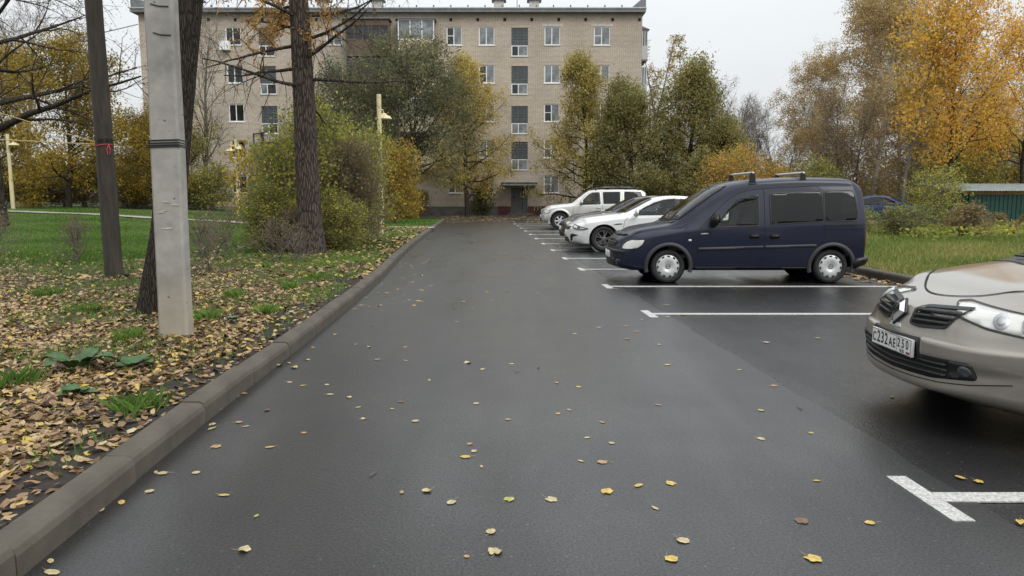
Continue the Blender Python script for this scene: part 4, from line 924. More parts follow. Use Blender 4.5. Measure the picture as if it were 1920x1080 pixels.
# ------------------------------------------------------------------ vehicles
# local frame: x = 0 at the nose growing to the tail, y across (negative = side towards the road's near end), z up
def car_body(S):
    L = S['L']; n = 124
    u = np.linspace(0, 1, n); xs = L * (0.30 * u + 0.70 * (0.5 - 0.5 * np.cos(np.pi * u)))
    top, bot, belt, rail, wb, wr_ = (pchip(S[k], xs) for k in ('top', 'bot', 'belt', 'rail', 'wb', 'wr'))
    sill = S.get('sill', .93); bulge = S.get('bulge', .025); gb = S.get('gbulge', .012); er = S.get('roof_e', .62)
    sec = []
    for i in range(n):
        zb, ws = bot[i], wb[i] * sill; pts = []
        for t in np.linspace(0, 1, 5): pts.append((ws * .9 * t, zb + .012 * t * t))
        for a in np.linspace(.25, 1, 4): pts.append((ws * (.9 + .1 * math.sin(a * math.pi / 2)), zb + .012 + .05 * (1 - math.cos(a * math.pi / 2))))
        z0 = zb + .062
        for t in np.linspace(.05, 1, S.get('nside', 20)): pts.append((ws + (wb[i] - ws) * (1 - (1 - t) ** 2) + bulge * 4 * t * (1 - t) * .5, z0 + (belt[i] - z0) * t))
        for t in np.linspace(.08, 1, 12): pts.append((wb[i] + (wr_[i] - wb[i]) * t + gb * 4 * t * (1 - t), belt[i] + (rail[i] - belt[i]) * t))
        for a in np.linspace(.1, 1, 11):
            q = a * math.pi / 2; pts.append((wr_[i] * math.cos(q) ** er if a < 1 else 0.0, rail[i] + (top[i] - rail[i]) * math.sin(q) ** er))
        sec.append(pts)
    m = len(sec[0]); A = np.array(sec)                       # n, m, 2
    V = []; idx = -np.ones((n, 2, m), int)
    for i in range(n):
        for j in range(m):
            y, z = A[i, j]
            if j in (0, m - 1):
                idx[i, 0, j] = idx[i, 1, j] = len(V); V.append((xs[i], 0.0, z))
            else:
                idx[i, 0, j] = len(V); V.append((xs[i], -y, z)); idx[i, 1, j] = len(V); V.append((xs[i], y, z))
    F = []
    for i in range(n - 1):
        for j in range(m - 1):
            F.append((idx[i, 0, j + 1], idx[i, 0, j], idx[i + 1, 0, j], idx[i + 1, 0, j + 1]))
            F.append((idx[i + 1, 1, j], idx[i, 1, j], idx[i, 1, j + 1], idx[i + 1, 1, j + 1]))
    K = S.get('ncap', 18)
    for (i, flip) in ((0, False), (n - 1, True)):
        rows = []
        for j in range(1, m - 1):
            y, z = A[i, j]; row = [idx[i, 0, j]]
            for k in range(1, K): row.append(len(V)); V.append((xs[i], -y + 2 * y * k / K, z))
            row.append(idx[i, 1, j]); rows.append(row)
        fs = []
        for a, b in zip(rows[:-1], rows[1:]):
            for k in range(K): fs.append((a[k], a[k + 1], b[k + 1], b[k]))
        fs.append((idx[i, 0, 0],) + tuple(rows[0][::-1])); fs.append((idx[i, 0, m - 1],) + tuple(rows[-1]))
        F += [f[::-1] for f in fs] if not flip else fs
    V = np.array(V, float)
    x, y, z = V[:, 0].copy(), V[:, 1].copy(), V[:, 2].copy()
    W = max(p[1] for p in S['wb'])
    ff = 1 - sstep(0, S.get('nose_len', .55), x)
    V[:, 0] += ff * (S.get('bow', .16) * (np.abs(y) / W) ** S.get('bow_p', 2.6) + pchip(S['nose'], z))
    fr = 1 - sstep(0, S.get('tail_len', .4), L - x)
    V[:, 0] -= fr * (S.get('tbow', .08) * (np.abs(y) / W) ** 3 + pchip(S['tail'], z))
    # relax the corners where the end caps meet the flanks
    E = np.array([(f[k], f[(k + 1) % len(f)]) for f in F if len(f) == 4 for k in range(4)]); E = np.concatenate([E, E[:, ::-1]])
    deg = np.maximum(np.bincount(E[:, 0], minlength=len(V)), 1)[:, None]
    wt = np.maximum(1 - sstep(.10, .34, x), 1 - sstep(.10, .3, L - x))[:, None] * .6
    for _ in range(S.get('relax', 14)):
        A_ = np.stack([np.bincount(E[:, 0], weights=V[E[:, 1], c], minlength=len(V)) for c in range(3)], 1) / deg; V = V + (A_ - V) * wt
    if 'sculpt' in S: V = S['sculpt'](V, L)
    # wheel openings: drop the faces inside, pull the rim onto the circle
    Rr = S['arch']; dead = np.zeros(len(V), bool); hit = np.zeros(len(V), int)
    for k, cx in enumerate(S['axles']):
        d = np.hypot(V[:, 0] - cx, V[:, 2] - S['wr0']); ins = (d < Rr) & (np.abs(V[:, 1]) > W - .30); hit[ins] = k + 1
    F2 = [f for f in F if not all(hit[v] for v in f)]
    for f in F2:
        for v in f:
            if hit[v]:
                cx = S['axles'][hit[v] - 1]; dx, dz = V[v, 0] - cx, V[v, 2] - S['wr0']; d = math.hypot(dx, dz) or 1
                if not dead[v]: V[v, 0] = cx + dx / d * Rr; V[v, 2] = S['wr0'] + dz / d * Rr; dead[v] = True
    used = sorted({v for f in F2 for v in f}); re_ = {v: i for i, v in enumerate(used)}
    V2 = [tuple(V[v]) for v in used]; F2 = [tuple(re_[v] for v in f) for f in F2]
    full = BVHTree.FromPolygons([tuple(v) for v in V], F)
    return V2, F2, full

VIEWS = {'L': ((1, 0, 0), (0, 0, 1), (0, 1, 0)), 'F': ((0, 1, 0), (0, 0, 1), (1, 0, 0)), 'R': ((0, 1, 0), (0, 0, 1), (-1, 0, 0)), 'T': ((1, 0, 0), (0, 1, 0), (0, 0, -1))}
def vw(view):
    if isinstance(view, str): U, Vv, D = VIEWS[view]
    else:
        a = R(view); U, Vv, D = (-math.sin(a), math.cos(a), 0), (0, 0, 1), (math.cos(a), math.sin(a), 0)
    return Vector(U), Vector(Vv), Vector(D)
def cast(bvh, u, v, view, O=(0, 0, 0)):
    U, Vv, D = vw(view); p = Vector(O) + U * u + Vv * v
    h, nrm, i, d = bvh.ray_cast(p - D * 9, D)
    if h is None:
        h, nrm, i, d = bvh.find_nearest(p)
    if nrm.dot(D) > 0: nrm = -nrm
    return h, nrm
def rpoly(pts, r=0.03, n=4):
    """round the corners of a polygon"""
    out = []; N = len(pts)
    for i in range(N):
        p, a, b = Vector(pts[i]), Vector(pts[i - 1]), Vector(pts[(i + 1) % N])
        ra = min(r, (a - p).length * .45, (b - p).length * .45)
        q0 = p + (a - p).normalized() * ra; q1 = p + (b - p).normalized() * ra
        for k in range(n + 1):
            t = k / n; out.append(tuple(q0 * (1 - t) ** 2 + p * 2 * t * (1 - t) + q1 * t * t))
    return out
def resample(poly, step):
    out = []
    for i in range(len(poly)):
        a, b = Vector(poly[i]), Vector(poly[(i + 1) % len(poly)]); k = max(1, int((b - a).length / step))
        out += [a + (b - a) * (j / k) for j in range(k)]
    return out
def inside(p, poly):
    c = False; n = len(poly)
    for i in range(n):
        a, b = poly[i], poly[i - 1]
        if (a[1] > p[1]) != (b[1] > p[1]) and p[0] < (b[0] - a[0]) * (p[1] - a[1]) / (b[1] - a[1]) + a[0]: c = not c
    return c
def patch(bvh, poly, view, off=.004, res=.04, skirt=.015, O=(0, 0, 0)):
    """a skin piece that follows the body, with a turned-in rim"""
    bd = resample([tuple(p) for p in poly], res)
    clean = [bd[0]]
    for p in bd[1:]:
        if (p - clean[-1]).length > 1e-4: clean.append(p)
    bd = clean; nb = len(bd)
    us = [p[0] for p in bd]; vs = [p[1] for p in bd]; pts = list(bd)
    for a in np.arange(min(us) + res * .5, max(us), res):
        for b in np.arange(min(vs) + res * .5, max(vs), res):
            q = Vector((a, b))
            if inside(q, bd) and min((q - e).length for e in bd) > res * .45: pts.append(q)
    ov, oe, of, _, _, _ = delaunay_2d_cdt(pts, [(i, (i + 1) % nb) for i in range(nb)], [], 1, 1e-7)
    U, Vv, D = vw(view); V = []; Nn = []
    for p in ov:
        h, nrm = cast(bvh, p[0], p[1], view, O); V.append(h + nrm * off); Nn.append(nrm)
    F = []
    for f in of:
        a, b, c = (V[k] for k in f[:3]); F.append(tuple(f) if (b - a).cross(c - a).dot(D) < 0 else tuple(f)[::-1])
    if skirt:
        cnt = {}
        for f in F:
            for k in range(len(f)): e = (f[k], f[(k + 1) % len(f)]); cnt[e] = 1
        base = {}
        for (a, b) in list(cnt):
            if (b, a) not in cnt:
                for q in (a, b):
                    if q not in base: base[q] = len(V); V.append(V[q] - Nn[q] * skirt)
                F.append((b, a, base[a], base[b]))
    return V, F
def ribbon(bvh, line, view, w=.008, off=.004, step=.03, O=(0, 0, 0), closed=False):
    L_ = [Vector(p) for p in line]
    if closed: L_.append(L_[0])
    pts = []
    for a, b in zip(L_[:-1], L_[1:]):
        k = max(1, int((b - a).length / step)); pts += [a + (b - a) * (j / k) for j in range(k)]
    pts.append(L_[-1]); V = []; F = []
    for i, p in enumerate(pts):
        t = (pts[min(i + 1, len(pts) - 1)] - pts[max(i - 1, 0)]).normalized(); q = Vector((-t[1], t[0])) * w * .5
        for s in (-1, 1):
            h, nrm = cast(bvh, p[0] + q[0] * s, p[1] + q[1] * s, view, O); V.append(h + nrm * off)
    D = vw(view)[2]
    for i in range(len(pts) - 1):
        f = (2 * i, 2 * i + 1, 2 * i + 3, 2 * i + 2); a, b, c = (V[k] for k in f[:3])
        F.append(f if (b - a).cross(c - a).dot(D) < 0 else f[::-1])
    return V, F
def merge(*vfs):
    V = []; F = []
    for v, f in vfs: b = len(V); V += list(v); F += [tuple(i + b for i in q) for q in f]
    return V, F
class Car:
    def __init__(s, name, label, cat, S, loc, rz=0.0):
        s.S = S; s.root = thing(name, label, cat, loc, None, rz)
        V, F, s.bvh = car_body(S); s.bvh_v = V
        s.V, s.F, s.cuts = V, F, []
    def window(s, name, poly, view, glass, both=True, seal=.014, res=.035):
        """cut the skin open, glaze it, with a black printed margin behind the glass"""
        s.cuts.append((poly, view)); g = patch(s.bvh, poly, view, off=.011, res=res, skirt=.006)
        c = Vector((sum(p[0] for p in poly) / len(poly), sum(p[1] for p in poly) / len(poly)))
        inn = []
        for p in poly:
            q = Vector(p); d = c - q; inn.append(q + d.normalized() * min(.055, d.length * .4))
        bd = resample([tuple(p) for p in poly], .04); V = []; F = []
        for p in bd:
            d = c - p; q = p + d.normalized() * min(.05, d.length * .4)
            for w in (p, q):
                h, nrm = cast(s.bvh, w[0], w[1], view); V.append(h + nrm * .0075)
        n = len(bd)
        for i in range(n): j = (i + 1) % n; F.append((2 * i, 2 * i + 1, 2 * j + 1, 2 * j))
        sl = ribbon(s.bvh, poly, view, w=seal, off=.0135, closed=True)
        if both:
            w = s.pair(name, g, glass); s.pair("glass_margin", (V, F), "black_gap", w); s.pair("window_seal", sl, "black_plastic", w)
        else:
            w = s.one(name, g, glass); s.one("glass_margin", (V, F), "black_gap", w); s.one("window_seal", sl, "black_plastic", w)
        return w
    def finish(s, seats=((1.9, 0), (2.75, 1)), dash=1.35, floor=.42, seat_w=.5, wheel_y=-.36):
        S = s.S; V = s.V; L = S['L']; keep = []
        for f in s.F:
            cut = False
            for poly, view in s.cuts:
                if view == 'L': ok = all(abs(V[k][1]) > .3 and inside((V[k][0], V[k][2]), poly) for k in f)
                elif view == 'T': ok = all(inside((V[k][0], V[k][1]), poly) and V[k][2] > .8 for k in f)
                else: ok = all(inside((V[k][1], V[k][2]), poly) and V[k][0] > L * .7 for k in f)
                if ok: cut = True; break
            if not cut: keep.append(f)
        s.body = link("body", mesh_vf("body", V, keep, S['paint'], True), s.root)
        # inner trim: the same shell drawn in a little
        W = max(p[1] for p in S['wb']); x0 = dash - .25; inner = []
        for f in keep:
            if all(x0 < V[k][0] < L - .25 and V[k][2] > floor - .05 for k in f): inner.append(f)
        used = sorted({k for f in inner for k in f}); re_ = {k: i for i, k in enumerate(used)}
        IV = [(V[k][0] + (-.03 if V[k][0] > L * .6 else .03 if V[k][0] < L * .4 else 0), V[k][1] * .955, V[k][2] - .03 * (V[k][2] > 1.0)) for k in used]
        s.one("interior_trim", (IV, [tuple(re_[k] for k in f)[::-1] for f in inner]), "interior")
        m = MB(); m.box(x0 + .1, L - .35, -W * .86, W * .86, floor - .06, floor); s.one("cabin_floor", (m.V, m.F), "interior", sm=False)
        zb = float(pchip(S['belt'], dash)); m = MB(); m.prism([(dash - .35, zb - .06), (dash, zb + .0), (dash + .06, zb - .05), (dash, zb - .35), (dash - .35, zb - .35)], -W * .85, W * .85, 'xz'); s.one("dashboard", (m.V, m.F), "interior", sm=False)
        m = MB(); cx = dash + .22; P = [(cx + .08 * math.sin(q), wheel_y + .18 * math.cos(q), zb - .06 + .165 * math.sin(q)) for q in np.linspace(0, 6.283, 25)]; m.tube(P, .016, 6, False); s.one("steering_wheel", (m.V, m.F), "black_plastic")
        for sx, bench in seats:
            for yy in ((-.36, .36) if not bench else (-.42, 0, .42)):
                w2 = seat_w / 2 * (1 if not bench else .8); m = MB()
                m.prism([(sx - .25, floor + .12), (sx + .28, floor + .08), (sx + .28, floor + .24), (sx - .25, floor + .28)], yy - w2, yy + w2, 'xz')
                m.prism([(sx + .20, floor + .22), (sx + .34, floor + .20), (sx + .50, floor + .78), (sx + .41, floor + .80)], yy - w2 * .95, yy + w2 * .95, 'xz')
                se = link("seat", bevelled(m.mesh("seat", "seat_cloth"), .03, 2), s.root)
                m = MB(); m.prism([(sx + .42, floor + .83), (sx + .51, floor + .81), (sx + .55, floor + 1.0), (sx + .47, floor + 1.01)], yy - .13, yy + .13, 'xz'); link("headrest", bevelled(m.mesh("headrest", "seat_cloth"), .025, 2), se)
    # two-sided helper that keeps the mirrored object for sub-parts
    def pair(s, name, vf, m, parents=None, sm=True):
        V, F = vf; a, b = parents or (s.root, s.root)
        o1 = link(name, mesh_vf(name, V, F, m, sm), a)
        o2 = link(name, mesh_vf(name, [(v[0], -v[1], v[2]) for v in V], [f[::-1] for f in F], m, sm), b)
        return o1, o2
    def one(s, name, vf, m, parent=None, sm=True):
        return link(name, mesh_vf(name, vf[0], vf[1], m, sm), parent or s.root)
    def gaps(s, name, lines, view='L', **k):
        for l in lines: s.pair(name, ribbon(s.bvh, l, view, **k), "black_gap")
    def P(s, poly, view, **k): return patch(s.bvh, poly, view, **k)
    def Rb(s, line, view, **k): return ribbon(s.bvh, line, view, **k)
    def arch_liner(s, m="black_gap", lip=None, lipw=.035, lipoff=.012):
        S = s.S; W = max(p[1] for p in S['wb'])
        for cx in S['axles']:
            for sg in (-1, 1):
                V = []; F = []; n = 28
                for k in range(n + 1):
                    a = math.pi * (.02 + .96 * k / n); x, z = cx + math.cos(a) * (S['arch'] + .004), max(S['wr0'] + math.sin(a) * (S['arch'] + .004), float(pchip(S['bot'], cx)) + .02)
                    h, _n = cast(s.bvh, x, max(z, float(pchip(S['bot'], x)) + .03), 'L'); yo = h.y if abs(h.y) > W * .6 else -W * .9
                    V += [(x, sg * -(yo + .01), z), (x, sg * -(yo + .34), z)]
                for k in range(n): F.append((2 * k, 2 * k + 1, 2 * k + 3, 2 * k + 2))
                b = len(V); V += [(cx, V[1][1], S['wr0'])]
                for k in range(n): F.append((b, 2 * k + 1, 2 * k + 3))
                link("wheel_well", mesh_vf("wheel_well", V, F, m), s.root)
        if lip:
            for cx in S['axles']:
                V = []; F = []; n = 40
                prof = [(-.004, -.02), (-.004, lipoff), (lipw * .35, lipoff * 1.25), (lipw, lipoff * .6), (lipw, -.01)]
                for k in range(n + 1):
                    a = math.pi * (-.085 + 1.17 * k / n)
                    for (dr, o) in prof:
                        x, z = cx + math.cos(a) * (S['arch'] + dr), S['wr0'] + math.sin(a) * (S['arch'] + dr)
                        h, _n = cast(s.bvh, x, max(z, float(pchip(S['bot'], x)) + .05), 'L'); V.append((x, h.y - o, z))
                k5 = len(prof)
                for k in range(n):
                    for j in range(k5 - 1): F.append((k * k5 + j, k * k5 + j + 1, (k + 1) * k5 + j + 1, (k + 1) * k5 + j))
                s.pair("arch_flare", (V, F), lip)
    def wheels(s, r, w, rim_r, style, yo, rim_m):
        """yo: outer face of the tyre (positive), four wheels"""
        S = s.S
        ty = MB(); h = w / 2
        ty.lathe([(rim_r, -h * .8), (rim_r + .012, -h), (r - .035, -h * 1.04), (r - .008, -h * .85), (r, -h * .6), (r, h * .6), (r - .008, h * .85), (r - .035, h * 1.04), (rim_r + .012, h), (rim_r, h * .8)], 40, axis='y', closed=True)
        tm = ty.mesh("tyre", "rubber", True)
        rm = MB(); rm.lathe([(rim_r + .004, -h * .80), (rim_r - .010, -h * .82), (rim_r - .022, -h * .55), (rim_r - .03, h * .6), (.02, h * .6)], 40, axis='y')
        bm_ = rm.mesh("rim", "wheel_dark" if style != 'steel' else "black_plastic", True)
        subs = []
        if style == 'cap':           # full silver cover with notches
            c = MB(); c.lathe([(rim_r + .002, -h * .72), (rim_r - .004, -h * .84), (rim_r - .03, -h * .90), (rim_r - .055, -h * .98), (.075, -h * 1.08), (.07, -h * 1.0), (.03, -h * 1.0), (.002, -h * 1.0)], 48, axis='y')
            subs.append(("hubcap", c.mesh("hubcap", rim_m, True)))
            d = MB(); N = 11
            for k in range(N):
                a0 = 2 * math.pi * k / N; Vv = []
                for (rr, da, yy) in ((rim_r - .036, -.115, .895), (rim_r - .036, .115, .895), (rim_r - .013, .125, .895), (rim_r - .013, -.125, .895)):
                    for e in (0, 1):
                        Vv.append((rr * math.cos(a0 + da), -h * (yy + .07) - .003 + e * .02, rr * math.sin(a0 + da)))
                d.add(Vv, [(0, 2, 4, 6), (1, 7, 5, 3), (0, 1, 3, 2), (2, 3, 5, 4), (4, 5, 7, 6), (6, 7, 1, 0)])
            o = d.mesh("cap_slots", "black_gap"); subs.append(("cap_slots", o))
            e = MB(); e.lathe([(.040, -h * 1.0 - .004), (.040, -h * 1.0 - .009), (.032, -h * 1.0 - .009), (.032, -h * 1.0 - .004)], 24, axis='y', closed=True)
            e.add([(-.037, -h - .008, -.004), (.008, -h - .008, -.006), (-.004, -h - .008, .004), (.037, -h - .008, .004), (-.008, -h - .008, .006), (.004, -h - .008, -.004)], [(0, 1, 5, 3, 4, 2)])
            subs.append(("emblem", e.mesh("emblem", "trim_grey")))
        elif style in ('spoke5', 'spoke6'):
            N = 5 if style == 'spoke5' else 6; c = MB()
            c.lathe([(rim_r + .004, -h * .80), (rim_r - .002, -h * .93), (rim_r - .018, -h * .90), (rim_r - .022, -h * .6)], 48, axis='y')
            for k in range(N):
                for s2 in ((-.16, .16) if style == 'spoke5' else (0,)):
                    a = 2 * math.pi * k / N + .3; hw = .016 if style == 'spoke5' else .034
                    a1 = a + s2 * .5; a2 = a + s2 * 1.25; r1, r2 = .045, rim_r - .012; Vv = []
                    for (rr, aa, wd, yy) in ((r1, a1, hw * .9, .86), (r2, a2, hw * 1.15, .80)):
                        cx_, sx_ = math.cos(aa), math.sin(aa)
                        for (q, dy) in ((-1, 0), (-.6, -.012), (.6, -.012), (1, 0)): Vv.append((rr * cx_ - q * wd * sx_, -h * yy + dy, rr * sx_ + q * wd * cx_))
                    c.add(Vv, [(0, 1, 5, 4), (1, 2, 6, 5), (2, 3, 7, 6)])
            c.lathe([(.062, -h * .6), (.062, -h * .86), (.035, -h * .93), (.002, -h * .94)], 20, axis='y')
            subs.append(("spokes", c.mesh("spokes", rim_m, False, False)))
        for k, cx in enumerate(S['axles']):
            for sg in (-1, 1):
                wo = link("wheel", None, s.root, (cx, sg * (yo - h), r)); wo.empty_display_size = .1
                if sg > 0: wo.rotation_euler = (0, 0, math.pi)
                else: wo.rotation_euler = (0, .5 * k + .2, 0)
                link("tyre", tm, wo); link("rim", bm_, wo)
                for nm, me in subs:
                    q = link(nm, me, wo)
                    if nm == "cap_slots": q["kind"] = "stuff"
    def underbody(s):
        S = s.S; W = max(p[1] for p in S['wb'])
        m = MB(); m.box(.45, S['L'] - .4, -W * .55, W * .55, float(pchip(S['bot'], S['L'] / 2)) - .03, float(pchip(S['bot'], S['L'] / 2)) + .05)
        for cx in S['axles']: m.tube([(cx, -W * .8, S['wr0']), (cx, W * .8, S['wr0'])], .04, 8)
        m.build("underbody", "black_gap", s.root)

def mirror_vf(cx, y, z, k=1.0):
    """door mirror housing: a rounded block on a short arm"""
    bm = bmesh.new(); bmesh.ops.create_cube(bm, size=1.0)
    bmesh.ops.bevel(bm, geom=bm.edges[:], offset=.22, segments=3, affect='EDGES')
    V = [(cx + v.co.x * .10 * k, y - .12 + v.co.y * .22, z + .10 + v.co.z * .17 * k) for v in bm.verts]; F = [[v.index for v in f.verts] for f in bm.faces]
    bm.verts.index_update(); F = [[v.index for v in f.verts] for f in bm.faces]; bm.free()
    m = MB(); m.add(V, F); m.box(cx - .03, cx + .04, y - .04, y + .04, z + .0, z + .05)
    return m.V, m.F
def mirror_glass(cx, y, z, k=1.0):
    m = MB(); x = cx + .051 * k; m.box(x, x + .004, y - .205, y - .035, z + .035, z + .165); return m.V, m.F
def handle_vf(c, x, z, w=.17):
    h, n = cast(c.bvh, x, z, 'L'); m = MB(); y = h.y
    m.tube([(x - w / 2, y + .006, z), (x - w / 2 + .025, y - .028, z + .003), (x + w / 2 - .03, y - .030, z + .006), (x + w / 2, y + .004, z + .004)], [.013, .015, .015, .011], 8)
    return m.V, m.F
def wiper(c, pts, name="wiper"):
    m = MB(); P = []
    for (x, y) in pts:
        h, n = cast(c.bvh, x, y, 'T'); P.append(h + n * .03)
    m.tube(P, .008, 6); return c.one(name, (m.V, m.F), "black_plastic")

# ---- dark blue van (side measured in the photograph: 387.6 units per metre)
Zx = lambda a: (a - 82) / 387.6
Zz = lambda b: (795 - b) / 387.6 * 1.02
def vp(*pts): return [(Zx(a), Zz(b)) for a, b in pts]
VAN = dict(L=4.25, paint="paint_blue",
    top=[(0, .72), (.07, .80), (.25, .865), (.6, .945), (.92, 1.0), (1.2, 1.22), (1.5, 1.445), (1.72, 1.585), (2.0, 1.69), (2.5, 1.745), (3.2, 1.775), (3.8, 1.765), (4.1, 1.72), (4.25, 1.64)],
    rail=[(0, .64), (.07, .74), (.3, .81), (.7, .885), (1.12, .94), (1.45, 1.14), (1.78, 1.36), (2.08, 1.53), (2.35, 1.60), (2.7, 1.632), (3.3, 1.655), (3.9, 1.645), (4.1, 1.61), (4.25, 1.52)],
    belt=[(0, .56), (.1, .66), (.4, .74), (.8, .82), (1.2, .885), (1.8, .925), (2.6, .965), (3.4, 1.0), (4.25, 1.02)],
    bot=[(0, .26), (.15, .205), (.6, .20), (1.2, .215), (2.8, .22), (3.6, .225), (4.0, .27), (4.25, .33)],
    wb=[(0, .58), (.02, .65), (.06, .71), (.13, .765), (.35, .815), (.8, .84), (1.6, .845), (3.2, .845), (4.0, .835), (4.25, .80)],
    wr=[(0, .50), (.02, .56), (.06, .61), (.13, .655), (.4, .70), (.9, .74), (1.2, .74), (1.6, .71), (2.1, .675), (3.0, .675), (4.0, .665), (4.25, .64)],
    nose=[(.15, .05), (.27, .0), (.50, .0), (.58, .02), (.64, .045), (.75, .07), (.85, .12), (2, .12)], tail=[(.2, .0), (.6, .0), (1.05, .01), (1.55, .06), (1.8, .10)],
    bow=.17, tbow=.05, axles=(.912, 3.628), wr0=.285, arch=.345, sill=.965, bulge=.03, nose_len=.5)
van = Car("parked_van", "dark navy blue van with roof bars and silver wheel covers parked on the bay lines", "van", VAN, (1.70, 13.24, 0), R(-.3))
van.arch_liner(lip="trim_grey", lipw=.06, lipoff=.016)
van.wheels(.285, .175, .195, 'cap', .80, "wheel_silver"); van.underbody()
fd = rpoly(vp((728, 438), (790, 350), (890, 262), (1012, 240), (1012, 428)), .05)
van.window("front_window", fd, 'L', "glass_clear", seal=.02)
van.pair("wind_deflector", van.P(rpoly(vp((800, 345), (888, 256), (1012, 234), (1012, 262), (895, 286)), .02), 'L', off=.022, skirt=.004), "glass_tinted")
sw = rpoly(vp((1086, 226), (1418, 212), (1424, 402), (1084, 420)), .05); rw = rpoly(vp((1428, 211), (1635, 207), (1645, 395), (1430, 402)), .09)
for nm, q in (("sliding_door_window", sw), ("rear_side_window", rw)):
    van.window(nm, q, 'L', "glass_tinted", seal=.012)
van.gaps("door_gap", [vp((612, 705), (608, 540), (625, 455), (700, 378), (800, 280), (880, 228), (960, 205), (1048, 196), (1046, 560), (1040, 690), (1000, 695), (640, 692)),
        vp((1048, 196), (1385, 180), (1408, 196), (1424, 400), (1432, 560), (1400, 600), (1345, 670), (1330, 688), (1040, 690))])

van.gaps("door_rail", [vp((1430, 428), (1735, 424)), vp((1430, 450), (1735, 446))], w=.014)
van.gaps("panel_gap", [vp((1520, 540), (1735, 540)), vp((555, 432), (528, 470))])
van.pair("side_moulding", van.P(vp((622, 582), (622, 566), (1042, 554), (1042, 570)), 'L', off=.014), "trim_grey")
van.pair("side_moulding", van.P(vp((1050, 569), (1050, 553), (1380, 544), (1380, 560)), 'L', off=.014), "trim_grey")
van.pair("sill_trim", van.P(vp((610, 722), (610, 694), (1335, 692), (1335, 722)), 'L', off=.008), "black_plastic")
for x, z in ((982, 495), (1112, 495)):
    van.pair("handle_recess", van.P(rpoly(vp((x - 34, z + 16), (x - 30, z - 18), (x + 28, z - 18), (x + 34, z + 14)), .04), 'L', off=.003), "black_gap")
    van.pair("door_handle", handle_vf(van, Zx(x), Zz(z), .15), "black_plastic")
van.pair("indicator", van.P(rpoly(vp((558, 526), (558, 514), (578, 514), (578, 526)), .012), 'L', off=.008), "lamp_white")
van.pair("filler_badge", van.P(vp((638, 484), (638, 476), (684, 474), (684, 482)), 'L', off=.003), "metal_light")
mr = van.pair("door_mirror", mirror_vf(Zx(722), -.80, .97, 1.15), "black_plastic"); van.pair("mirror_glass", mirror_glass(Zx(722), -.80, .98, 1.15), "glass_mid", mr)
ws_ = [(1.10, -.66), (1.45, -.645), (1.78, -.60), (1.90, -.54), (1.78, -.3), (1.73, 0), (1.78, .3), (1.90, .54), (1.78, .60), (1.45, .645), (1.10, .66), (.98, .35), (.94, 0), (.98, -.35)]
van.window("windscreen", ws_, 'T', "glass_clear", False, .02)
van.one("scuttle_panel", van.P([(.98, -.64), (1.07, -.66), (.95, -.3), (.915, 0), (.95, .3), (1.07, .66), (.98, .64), (.87, .3), (.84, 0), (.87, -.3)], 'T', off=.008), "black_plastic")
wiper(van, [(.93, -.1), (1.0, -.40), (1.12, -.60)]); wiper(van, [(.99, .45), (.97, .15), (1.0, -.1)])
hl = rpoly([(.02, .575), (-.01, .64), (-.07, .690), (-.15, .722), (-.38, .735), (-.35, .65), (-.27, .585), (-.1, .565)], .03)
h = van.pair("headlight", van.P(hl, 60, off=.008, O=(.20, -.62, 0), res=.03), "lamp_white"); 
van.pair("lamp_bezel", van.Rb(hl, 60, w=.012, off=.011, O=(.20, -.62, 0), closed=True), "black_plastic", h)
van.one("grille", van.P(rpoly([(-.42, .60), (.42, .60), (.46, .68), (-.46, .68)], .03), 'F', off=.005), "black_plastic")
for z in (.62, .645, .665): van.one("grille_bar", van.P([(-.40, z - .006), (.40, z - .006), (.41, z + .006), (-.41, z + .006)], 'F', off=.014), "trim_grey")
van.one("bonnet_deflector", van.P(rpoly([(.20, -.50), (.27, -.60), (.25, -.3), (.22, 0), (.25, .3), (.27, .60), (.20, .50), (.155, .25), (.145, 0), (.155, -.25)], .02), 'T', off=.02), "black_plastic")
van.one("bumper_insert", van.P(rpoly([(-.74, .50), (.74, .50), (.74, .555), (-.74, .555)], .02), 'F', off=.012), "black_plastic")
van.one("lower_grille", van.P(rpoly([(-.5, .28), (.5, .28), (.5, .40), (-.5, .40)], .03), 'F', off=.004), "black_plastic")
van.pair("fog_lamp", van.P(rpoly([(-.66, .30), (-.56, .30), (-.56, .39), (-.66, .39)], .03), 'F', off=.006), "glass_dark")
van.one("number_plate", van.P(rpoly([(-.26, .40), (.26, .40), (.26, .512), (-.26, .512)], .01), 'F', off=.022, skirt=.02), "plate_white")
van.one("rear_bumper", van.P(rpoly([(-.80, .30), (.80, .30), (.82, .44), (-.82, .44)], .05), 'R', off=.07, skirt=.09), "black_plastic")
van.pair("tail_lamp", van.P(rpoly([(-.78, .62), (-.62, .62), (-.62, 1.02), (-.74, 1.02)], .03), 'R', off=.008, skirt=.03), "lamp_red")
van.window("rear_window", rpoly([(-.58, 1.02), (.58, 1.02), (.52, 1.46), (-.52, 1.46)], .06), 'R', "glass_tinted", False)
van.finish(((2.0, 0), (2.95, 1)), 1.28, .48)
van.one("antenna", (lambda m: (m.V, m.F))(MB().tube([tuple(cast(van.bvh, 1.76, 0, 'T')[0]), (1.70, 0, 1.69)], .008, 6)), "black_plastic")
for x in (2.32, 3.16):
    y0 = .66; P = []
    bar = MB(); 
    for y in np.linspace(-.66, .66, 9): P.append((x, y, 1.835))
    bar.tube(P, .02, 8); b = van.one("roof_bar", (bar.V, bar.F), "wheel_silver")
    for sg in (-1, 1):
        f = MB(); f.box(x - .07, x + .07, sg * .62 - .05, sg * .62 + .05, 1.60, 1.67); f.prism([(x - .055, 1.665), (x + .055, 1.665), (x + .03, 1.845), (x - .03, 1.845)], sg * .62 - .035, sg * .62 + .035, 'xz')
        me = bevelled(f.mesh("bar_foot", "black_plastic"), .012, 2); link("bar_foot", me, b)

